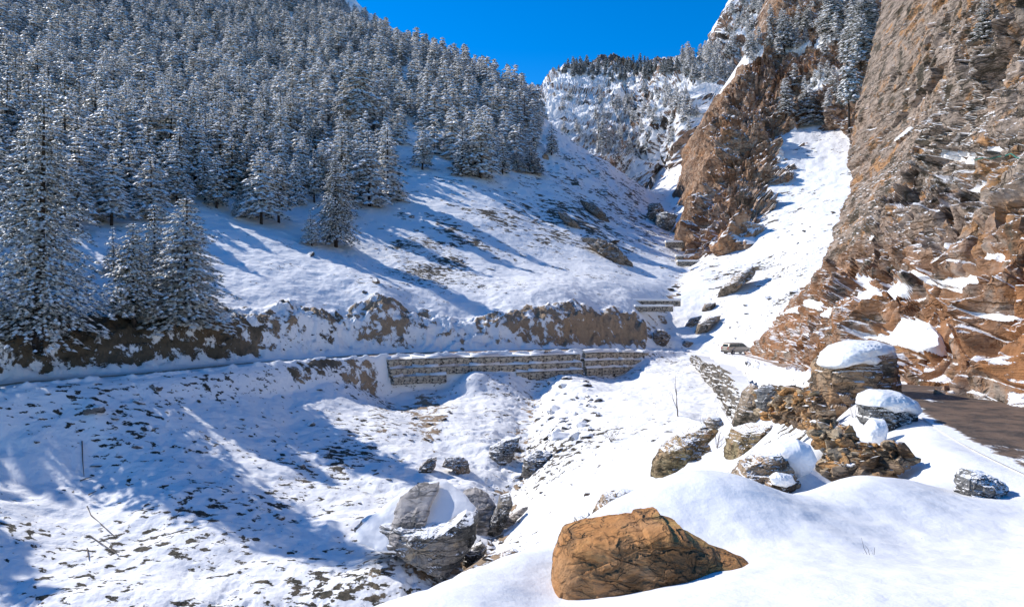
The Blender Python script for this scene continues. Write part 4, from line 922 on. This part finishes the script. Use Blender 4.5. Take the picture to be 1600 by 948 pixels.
# ------------------------------------------------------------------ cedars
def soup(): return dict(V=[], F=[], M=[], n=0)
def add(sp, V, Fc, m):
    sp['V'].append(np.asarray(V, np.float32)); sp['F'].append(np.asarray(Fc, np.int32)+sp['n']); sp['M'].append(np.full(len(Fc), m, np.int32)); sp['n'] += len(V)
def crown_np(seed, H, Rm, lod, bare=.12, snow=1.0, sparse=1.0, fine=1.0):
    """flat tiers of boughs: dark needle sprays with pillows of snow lying on them"""
    r = random.Random(seed); sp = soup()
    nw = int({0: 32, 1: 21, 2: 12}[lod]/fine**.5); step_ = 1.0/nw
    for k in range(nw):
        h = bare+(1-bare)*(k+r.uniform(-.3, .3))/nw
        if h > .985: h = .985
        prof = (1-(h-bare)/(1-bare))
        rad = Rm*(prof**.72)*(.35+.65*min(1, (h-bare)/(.10)+.4))*r.uniform(.85, 1.1)+.12*Rm*.5
        nb = {0: 9, 1: 6, 2: 5}[lod]; 
        if prof < .25: nb = max(3, nb-2)
        a0 = r.uniform(0, 6.28)
        for b in range(nb):
            if r.random() > sparse: continue
            a = a0+6.283*b/nb+r.uniform(-.35, .35); L = rad*r.uniform(.55, 1.18)
            if L < .1: continue
            ox, oy = math.cos(a), math.sin(a); sx, sy = -oy, ox
            rise = .25*prof*-.2+.22*(1-prof); droop = .28+.18*prof+r.uniform(-.05, .1); zb = h*H+r.uniform(-.1, .1)*H*step_
            def spine(t): return (ox*L*t, oy*L*t, zb+L*(rise*t-droop*t*t))
            npad = max(1, int(round(L/{0: .34, 1: .62, 2: 1.7}[lod]/fine)))
            for i in range(npad):
                t = (i+.75)/npad if lod < 2 else (i+.62)/npad
                t = min(1.02, t*r.uniform(.92, 1.06))
                reps = {0: 3 if t > .45 else 2, 1: 2 if t > .45 and L > 1.4 else 1, 2: 1}[lod]
                for q in range(reps):
                    c = np.array(spine(t)); w = L*.24*math.sin(math.pi*min(1, t*.9))
                    lat = r.uniform(-1, 1)*w if reps == 1 else (q/(reps-1)-.5)*2*w*r.uniform(.5, 1.15)
                    c[0] += sx*lat; c[1] += sy*lat; c[2] -= abs(lat)*.25
                    s = fine*{0: .26, 1: .46, 2: 1.12}[lod]*(.65+.5*prof)*r.uniform(.75, 1.25)
                    ang = a+(lat/(w+.01))*.5 if w > 0 else a
                    cx, cy = math.cos(ang), math.sin(ang)
                    # needles: ragged star of narrow blades, drooping outwards
                    nbld = {0: 7, 1: 6, 2: 5}[lod]; V = []; Fc = []
                    for m in range(nbld):
                        aa = ang+r.uniform(-1.9, 1.9); ll = s*r.uniform(.8, 1.6)*(1.25 if abs(aa-ang) < .8 else .9); ww = s*.26
                        px, py = math.cos(aa), math.sin(aa); dz = -ll*r.uniform(.1, .55)
                        j = len(V); V += [(c[0]-px*s*.3+py*ww, c[1]-py*s*.3-px*ww, c[2]-.04*s), (c[0]-px*s*.3-py*ww, c[1]-py*s*.3+px*ww, c[2]-.04*s), (c[0]+px*ll, c[1]+py*ll, c[2]+dz)]
                        Fc.append((j, j+1, j+2))
                    add(sp, V, Fc, 0)
                    if r.random() < (.74 if lod == 0 else .93)*snow:
                        nr_ = {0: 7, 1: 6, 2: 5}[lod]; V = [(c[0]-cx*s*.1, c[1]-cy*s*.1, c[2]+s*.40)]
                        for m in range(nr_):
                            aa = 6.283*m/nr_+r.uniform(-.25, .25); rr_ = s*r.uniform(.75, 1.15)*(.8 if lod == 0 else 1); ex = 1.3*math.cos(aa); ey = .85*math.sin(aa)
                            V.append((c[0]+(cx*ex-cy*ey)*rr_, c[1]+(cy*ex+cx*ey)*rr_, c[2]+s*.02-s*r.uniform(.0, .22)-max(0, ex)*s*.30))
                        add(sp, V, [(0, m+1, (m+1) % nr_+1) for m in range(nr_)], 1)
    # leader
    add(sp, [(.05, 0, H*.93), (-.03, .04, H*.93), (-.03, -.04, H*.93), (0, 0, H*1.01)], [(0, 1, 3), (1, 2, 3), (2, 0, 3)], 0)
    return np.concatenate(sp['V']), np.concatenate(sp['F']), np.concatenate(sp['M'])
def trunk_np(H, r0, n=8, seed=0):
    V, Fc = [], []; rows = 7
    for k in range(rows):
        t = k/(rows-1); rr_ = r0*(1-t)**.9*(1.35 if k == 0 else 1)+.02
        z = -1.5 if k == 0 else H*.97*t
        for j in range(n):
            a = 6.283*j/n; V.append((rr_*math.cos(a)+.06*math.sin(3*t+seed), rr_*math.sin(a), z))
    for k in range(rows-1):
        for j in range(n): Fc.append((k*n+j, k*n+(j+1) % n, (k+1)*n+(j+1) % n)); Fc.append((k*n+j, (k+1)*n+(j+1) % n, (k+1)*n+j))
    return np.array(V, np.float32), np.array(Fc, np.int32)
def leaf_mat(nm='cedar_needles', lo=.46, hi=.57):
    t = NT(nm); p = t.tc.outputs['Object']; n = t.noise(p, 1.3, 3, .6); rr_ = t.rand()
    c = t.mix(n, (.022, .036, .022), (.070, .085, .040)); c = t.mix(t.math('MULTIPLY', rr_, .35), c, (.045, .06, .05)); 
    f = t.noise(p, 6.0, 3, .6); c = t.mix(t.step(f, lo, hi), c, (.66, .69, .72))     # rime and snow dust on the needles
    return t.out(c, .8, .15)
M['leaf'] = leaf_mat(); M['leafnear'] = leaf_mat('near_cedar_needles', .53, .62)
M['bark'] = make_rock_mat('bark', (.075, .055, .042), (.055, .042, .034), (.09, .07, .055), (.02, .018, .015), sc=3, snow=None, aniso=(3, 3, .4), bump=.05)
M['treesnow'] = make_snow_mat('snow_on_boughs')
PROTO = {}
def proto(lod, k, bare, fine=1.0):
    key = (lod, k, bare, fine)
    if key not in PROTO:
        H = 12.0; Rm = [3.5, 3.1, 3.8, 3.3, 2.9][k % 5]
        V, Fc, mi = crown_np(50+k*7+lod, H, Rm, lod, bare, [.95, .8, 1.0, .7, .55][k % 5], .93, fine)
        Vt, Ft = trunk_np(H, .21, 8 if lod < 2 else 4, k)
        cm = mesh_np('crown', V, Fc, [M['leafnear' if lod < 2 else 'leaf'], M['treesnow']], mi); tm = mesh_np('trunk', Vt, Ft, [M['bark']], smooth=True)
        PROTO[key] = (cm, tm, (V, Fc, mi, Vt, Ft))
    return PROTO[key]
GF = 'snowy cedars of the dense hillside forest'
def tree(p, H, lod, k, label, group=None, bare=.14, wide=1.0, rz=None):
    cm, tm, _ = proto(lod, k, bare, round(max(.5, min(1.0, 11.0/H)), 1) if lod == 0 else 1.0)
    root = bpy.data.objects.new('cedar_tree', None); COL.objects.link(root); root.location = p
    root.rotation_euler = (rnd.uniform(-.03, .03), rnd.uniform(-.03, .03), rnd.uniform(0, 6.28) if rz is None else rz); s = H/12.0
    root.scale = (s*wide, s*wide, s); tag(root, label, 'cedar tree', group)
    link('crown', cm, root); link('trunk', tm, root)
    return root
placed = []
def tree_px(u, v, vtop, lod, k, label, group=None, bare=.14, wide=1.0):
    h = hit(u, v, ('valley_ground', 'rock_cliff', 'far_rock_cliff'))
    if h is None: return
    H = (v-vtop)/F*h[0].y; placed.append((h[0].x, h[0].y, u, v, vtop)); tree(h[0], H, lod, k, label, group, bare, wide)
tree_px(58, 528, 150, 0, 3, 'tallest cedar with thick dark trunk at the far left above the cut bank', bare=.06, wide=1.05)
tree_px(208, 508, 345, 0, 1, 'young cedar with a wide bottom tier standing on the edge of the cut bank', bare=.17, wide=1.15)
tree_px(290, 497, 305, 0, 2, 'broad bushy cedar heavy with snow just right of the young cedar', bare=.02, wide=1.35)
tree_px(243, 470, 318, 0, 3, 'cedar half hidden behind the broad bushy cedar', bare=.05)
tree_px(178, 428, 352, 1, 4, 'small cone-shaped cedar behind the young cedar', bare=.05, wide=1.1)
tree_px(174, 352, 232, 1, 0, 'cedar with bare stem standing clear below the forest', bare=.2)
tree_px(120, 362, 250, 1, 1, 'slim cedar on a bare stem between the tallest cedar and the forest', bare=.25)
tree_px(236, 345, 232, 1, 2, 'cedar in front of the forest above the broad bushy one', bare=.12)
tree_px(338, 325, 235, 1, 3, 'cedar at the forest front with pale loose boughs', bare=.16)
tree_px(371, 338, 288, 1, 4, 'very small dark cedar at the forest edge', bare=.05)
tree_px(408, 350, 228, 1, 0, 'tall cedar with its skirt cut high at the forest edge', bare=.18)
tree_px(436, 348, 240, 1, 1, 'slender cedar leaning on its neighbour at the forest edge', bare=.3)
tree_px(487, 384, 330, 1, 2, 'little cedar alone below the forest on shaded snow', bare=.15, wide=1.1)
tree_px(525, 386, 240, 0, 3, 'cedar with layered boughs farthest down the snow slope', bare=.12)
tree_px(540, 340, 225, 1, 4, 'cedar behind the layered one farthest down the slope', bare=.12)
tree_px(577, 322, 200, 1, 0, 'tall cedar at the lower right corner of the forest', bare=.08)
tree_px(606, 312, 188, 1, 1, 'narrow bright cedar closing the forest corner', bare=.06)
tree_px(558, 218, 78, 1, 2, 'cedar with a long bare trunk rising above the slope gap', bare=.35, wide=.9)
tree_px(660, 265, 190, 1, 3, 'small dark cedar alone in the open gap of the forest', bare=.2)
tree_px(722, 275, 195, 1, 4, 'drooping cedar at the left of the bright ridge group', bare=.1)
tree_px(750, 278, 165, 1, 0, 'bright full cedar in the ridge group', bare=.12)
tree_px(785, 272, 205, 1, 1, 'small cedar right of the bright full one', bare=.15)
tree_px(808, 268, 228, 1, 2, 'low bushy cedar below the ridge group', bare=.05, wide=1.5)
tree_px(832, 272, 228, 1, 3, 'round bush-like cedar on the slope beside the stones', bare=.02, wide=2.0)
tree_px(862, 242, 190, 1, 4, 'slim lone cedar right of the round bush', bare=.12)
tree_px(882, 200, 172, 1, 0, 'tiny flat-topped cedar near the grey stone at the ridge', bare=.35, wide=1.3)
tree_px(1327, 192, 62, 1, 4, 'thin sparse cedar with a long bare trunk on the brown cliff', bare=.3, wide=.7)
tree_px(1345, 110, 20, 1, 1, 'cedar on the ledge above the thin sparse one', bare=.2)
tree_px(1300, 62, -30, 1, 2, 'tall cedar on the upper cliff terrace', bare=.25)
tree_px(1262, 60, 5, 1, 3, 'short cedar on a bare stem on the upper cliff terrace', bare=.3)
tree_px(1262, 195, 125, 1, 0, 'dark wide cedar clinging to the middle of the brown cliff', bare=.05, wide=1.3)
tree_px(1228, 180, 120, 1, 3, 'snowy cedar in the cleft left of the dark wide one', bare=.1)
tree_px(1540, 60, -10, 1, 4, 'dark green bushy cedar high on the near cliff', bare=.02, wide=1.2)
tree_px(1225, 80, 10, 1, 1, 'cedar standing at the rim of the brown cliff', bare=.15)
tree_px(1350, 70, -20, 1, 0, 'cedar nearest the grey rock wall on the upper cliff', bare=.1, wide=1.2)
# the forest: every tree a point on the slope, the 300 or so that show largest as things, the rest as one mass
FE = ([-400, 0, 40, 130, 200, 260, 340, 400, 440, 520, 560, 600, 625, 640, 650, 690, 740, 830, 846, 856], [420, 380, 372, 345, 335, 322, 318, 322, 318, 322, 300, 272, 225, 212, 222, 262, 268, 255, 222, 190])
cands = []
R2 = random.Random(11); cell = {}
def free(x, y, sp_):
    k = (int(x//8), int(y//8))
    for i in (-1, 0, 1):
        for j in (-1, 0, 1):
            for (a, b, c) in cell.get((k[0]+i, k[1]+j), ()):
                if (a-x)**2+(b-y)**2 < (min(sp_, c))**2: return False
    cell.setdefault(k, []).append((x, y, sp_)); return True
for (x, y, *_r) in placed: free(x, y, 3.4)
for _ in range(60000):
    # even over the slope, out to the part the picture shows
    y = 62+(R2.random()**.62)*520; x = R2.uniform(-.95, .06)*y-6
    u = x/y*F+U0
    if u < -260 or u > 858: continue
    z = drop(x, y)
    if z is None: continue
    v = V0-z/y*F
    if v > np.interp(u, *FE) or v < -60: continue
    if 618 < u < 700 and 205 < v < 262 and R2.random() < .93: continue
    if v > np.interp(u, *FE)-16 and R2.random() < .45: continue
    if not free(x, y, 3.3+.0075*y): continue
    H = (9 if R2.random() < .2 else 12)+R2.uniform(-2.5, 4.5)*(1+.12*(y > 300))*(.8 if v > np.interp(u, *FE)-40 else 1)
    cands.append((H/y*F, x, y, z-.2, H, u, v, 'forest'))
# outside the left edge of the picture stand the trees whose shade falls across the lower slope
for _ in range(110):
    y = R2.uniform(36, 64); x = R2.uniform(-1.35, -.86)*y; z = drop(x, y)
    if z is None: continue
    la, _z = road_field(np.array([x]), np.array([y]))
    if la[0] < 6 or not free(x, y, 6.5): continue
    cands.append((0, x, y, z-.2, R2.uniform(10, 17), -100, 400, 'forest'))
nf = len(cands)
# cliff tops, far mountain
def add_zone(n, cu, cv, ru, rv, Hm, names, zone, prob=None):
    k = 0
    for _ in range(n*6):
        if k >= n: break
        a = R2.uniform(0, 6.283); q = math.sqrt(R2.random()); u, v = cu+ru*q*math.cos(a), cv+rv*q*math.sin(a)
        h = hit(u, v)
        if h is None or h[3] not in names or h[1].z < .15 and names[0] != 'far_mountain': continue
        if not free(h[0].x, h[0].y, 3.0): continue
        H = R2.uniform(.6, 1.2)*Hm; cands.append((H/h[0].y*F, h[0].x, h[0].y, h[0].z-.3, H, u, v, zone)); k += 1
add_zone(42, 1190, 45, 55, 55, 9, ('far_rock_cliff', 'far_mountain'), 'cliff')
add_zone(30, 1290, 45, 80, 50, 10, ('far_rock_cliff',), 'cliff')
add_zone(14, 1270, 150, 50, 45, 9, ('far_rock_cliff',), 'cliff')
add_zone(60, 1110, 105, 55, 26, 12, ('far_mountain',), 'mountain')
add_zone(60, 960, 112, 90, 14, 13, ('far_mountain',), 'mountain')
add_zone(45, 980, 180, 110, 60, 10, ('far_mountain',), 'mountain')
add_zone(28, 1020, 170, 70, 30, 10, ('far_mountain',), 'mountain')
add_zone(25, 960, 225, 40, 20, 7, ('far_mountain', 'valley_ground'), 'mountain')
vis = sorted([c for c in cands if c[0] > 0 and c[6] > -5], reverse=True)
own = vis[:262]; ownset = set(id(c) for c in own)
LB = {'forest': ('snow-laden forest cedar', GF),
      'cliff': ('snowy cliff cedar', 'cedars on the brown cliff'),
      'mountain': ('distant snowy cedar', 'cedars on the distant mountain')}
for c in own:
    _, x, y, z, H, u, v, zone = c
    lb, gp = LB[zone]
    hp = c[0]; wd = R2.choice([.82, .9, 1, 1.1, 1.2]); lb = ('slim ' if wd < .95 else 'full ' if wd > 1.05 else '')+lb; lb = ('tall ' if hp > 95 else 'mid-sized ' if hp > 65 else 'short ')+lb+' '+place_words(u, v)
    tree(Vector((x, y, z)), H, 1 if c[0] > 60 else 2, R2.randrange(5), lb, gp, R2.choice([.1, .2]), wd)
VV, FF, MI, off = [], [], [], 0
for c in cands:
    if id(c) in ownset: continue
    _, x, y, z, H, u, v, zone = c
    V, Fc, mi, Vt, Ft = proto(2, R2.randrange(5), .1)[2]; s = H/12; a = R2.uniform(0, 6.28); ca, sa = math.cos(a)*s, math.sin(a)*s
    Rm = np.array([[ca, -sa, 0], [sa, ca, 0], [0, 0, s]], np.float32)
    mi = np.zeros_like(mi) if zone == 'mountain' and v < 128 and 860 < u < 1060 else mi
    VV.append(V@Rm.T+np.array([x, y, z], np.float32)); FF.append(Fc+off); MI.append(mi); off += len(V)
    VV.append(Vt@Rm.T+np.array([x, y, z], np.float32)); FF.append(Ft+off); MI.append(np.full(len(Ft), 2)); off += len(Vt)
me = mesh_np('distant_forest', np.concatenate(VV), np.concatenate(FF), [M['leaf'], M['treesnow'], M['bark']], np.concatenate(MI))
tag(link('distant_forest', me), 'mass of snow-covered cedars covering the upper hillside and far ridges', 'forest', kind='stuff')
print('TREES', len(cands), nf, len(own), off)
# ------------------------------------------------------------------ bare sapling, twigs, stalks, hose
M['twig'] = paint('bare_twig', (.12, .09, .07), .8); M['hose'] = paint('green_hose', (.02, .20, .14), .4)
def tube(pts, r0, r1, n=6):
    P = [Vector(p) for p in pts]; V, Fc = [], []
    for i, p in enumerate(P):
        t = (P[min(i+1, len(P)-1)]-P[max(i-1, 0)]).normalized(); a = t.orthogonal().normalized(); b = t.cross(a); r_ = r0+(r1-r0)*i/(len(P)-1)
        for j in range(n):
            q = 6.283*j/n; V.append(p+a*r_*math.cos(q)+b*r_*math.sin(q))
    for i in range(len(P)-1):
        for j in range(n): Fc.append((i*n+j, i*n+(j+1) % n, (i+1)*n+(j+1) % n, (i+1)*n+j))
    return np.array([v[:] for v in V]), np.array(Fc)
def twigs(root_p, H, n, seed, r0, name, label, cat, group=None, spread=.5, stem=.4):
    r = random.Random(seed); VV, FF, off = [], [], 0
    def branch(p, d, L, rad, lv):
        nonlocal off
        pts = [p]; q = p
        for i in range(4):
            d = (d+Vector((r.uniform(-1, 1), r.uniform(-1, 1), r.uniform(-.2, .5)))*.18).normalized(); q = q+d*L/4; pts.append(q)
        V, Fc = tube(pts, rad, rad*.45, 5); VV.append(V); FF.append(Fc+off); off += len(V)
        if lv > 0:
            for k in range(r.randint(2, 3)):
                b = pts[r.randint(1, 4)]; dd = (d+Vector((r.uniform(-1, 1), r.uniform(-1, 1), r.uniform(0, .6)))*spread).normalized(); branch(b, dd, L*.6, rad*.5, lv-1)
    for k in range(n):
        branch(Vector((0, 0, -.1)), Vector((r.uniform(-1, 1)*spread, r.uniform(-1, 1)*spread, 1)).normalized() if n > 1 else Vector((.03, 0, 1)), H*stem, r0, 2 if n == 1 else 1)
    me = mesh_np(name, np.concatenate(VV), np.concatenate(FF), [M['twig']]); o = link(name, me, None, root_p); tag(o, label, cat, group)
h = hit(1059, 650, ('valley_ground',)); twigs(h[0], 65/F*h[0].y*1.15, 1, 4, .045*h[0].y/45, 'bare_sapling', 'thin bare sapling standing alone on the bright snow slope', 'sapling', spread=.55, stem=.62)
for (u, v, d_, H, lb) in [(1335, 652, 15.5, .7, 'leafless bush with grey twigs beside the low boulder'), (1120, 700, 20, .9, 'leafless twiggy bush growing over the mossy rock'), (1150, 668, 22, .9, 'leafless bush at the foot of the orange dry-stone wall'), (955, 690, 30, .5, 'wispy bare twigs on the white slope above the brown ledge'), (1108, 678, 20, .7, 'sparse bare twigs behind the small tan stone')]:
    h = hit(u, v, ('valley_ground', 'snow_bank')); twigs(h[0], H*h[0].y/18, 6, int(u), .006*h[0].y/15, 'bare_bush', lb, 'bush', None, .8, .7)
for (u, v, H, lb) in [(1362, 866, .16, 'short dry grass stalks poking out of the foreground snow'), (1438, 842, .06, 'single dry stub in the foreground snow on the right'), (1360, 852, .05, 'tiny dry stalk behind the grass stalks in the foreground')]:
    h = hit(u, v, ('snow_bank',)); twigs(h[0], H*1.5, 3 if H > .1 else 1, int(u), .004, 'dry_stalk', lb, 'dry stalk', None, .5, .7)
for (pts, lb) in [([(128, 690), (129, 720), (131, 745)], 'thin dead stem leaning down the shaded lower slope'), ([(136, 792), (142, 806), (160, 822), (178, 838)], 'long dead branch lying on the lower left snow'), ([(140, 838), (146, 842), (165, 855), (185, 868)], 'second dead branch below the long one on the snow'), ([(136, 858), (139, 876)], 'short dead stick at the bottom left'), ([(125, 752), (148, 744)], 'dead stick lying across the shaded slope'), ([(138, 774), (150, 768)], 'little dead stick below the crosswise one')]:
    q = [hit(u, v, ('valley_ground',))[0]+Vector((0, 0, .06)) for u, v in pts]; c = q[0].copy(); V, Fc = tube([p-c for p in q], .04, .02)
    o = link('dead_branch', mesh_np('dead_branch', V, Fc, [M['twig']]), None, c); tag(o, lb, 'dead branch')
q = []
for u, v in [(1524, 250), (1535, 247), (1548, 248), (1560, 245), (1572, 243), (1580, 240), (1590, 247), (1604, 246)]:
    h = hit(u, v, ('rock_cliff',)); q.append(h[0]-h[0].normalized()*.12)
V, Fc = tube(q, .035, .035, 8); tag(link('hose', mesh_np('hose', V, Fc, [M['hose']])), 'thin green hose lying across the snowy ledge of the near cliff', 'hose')
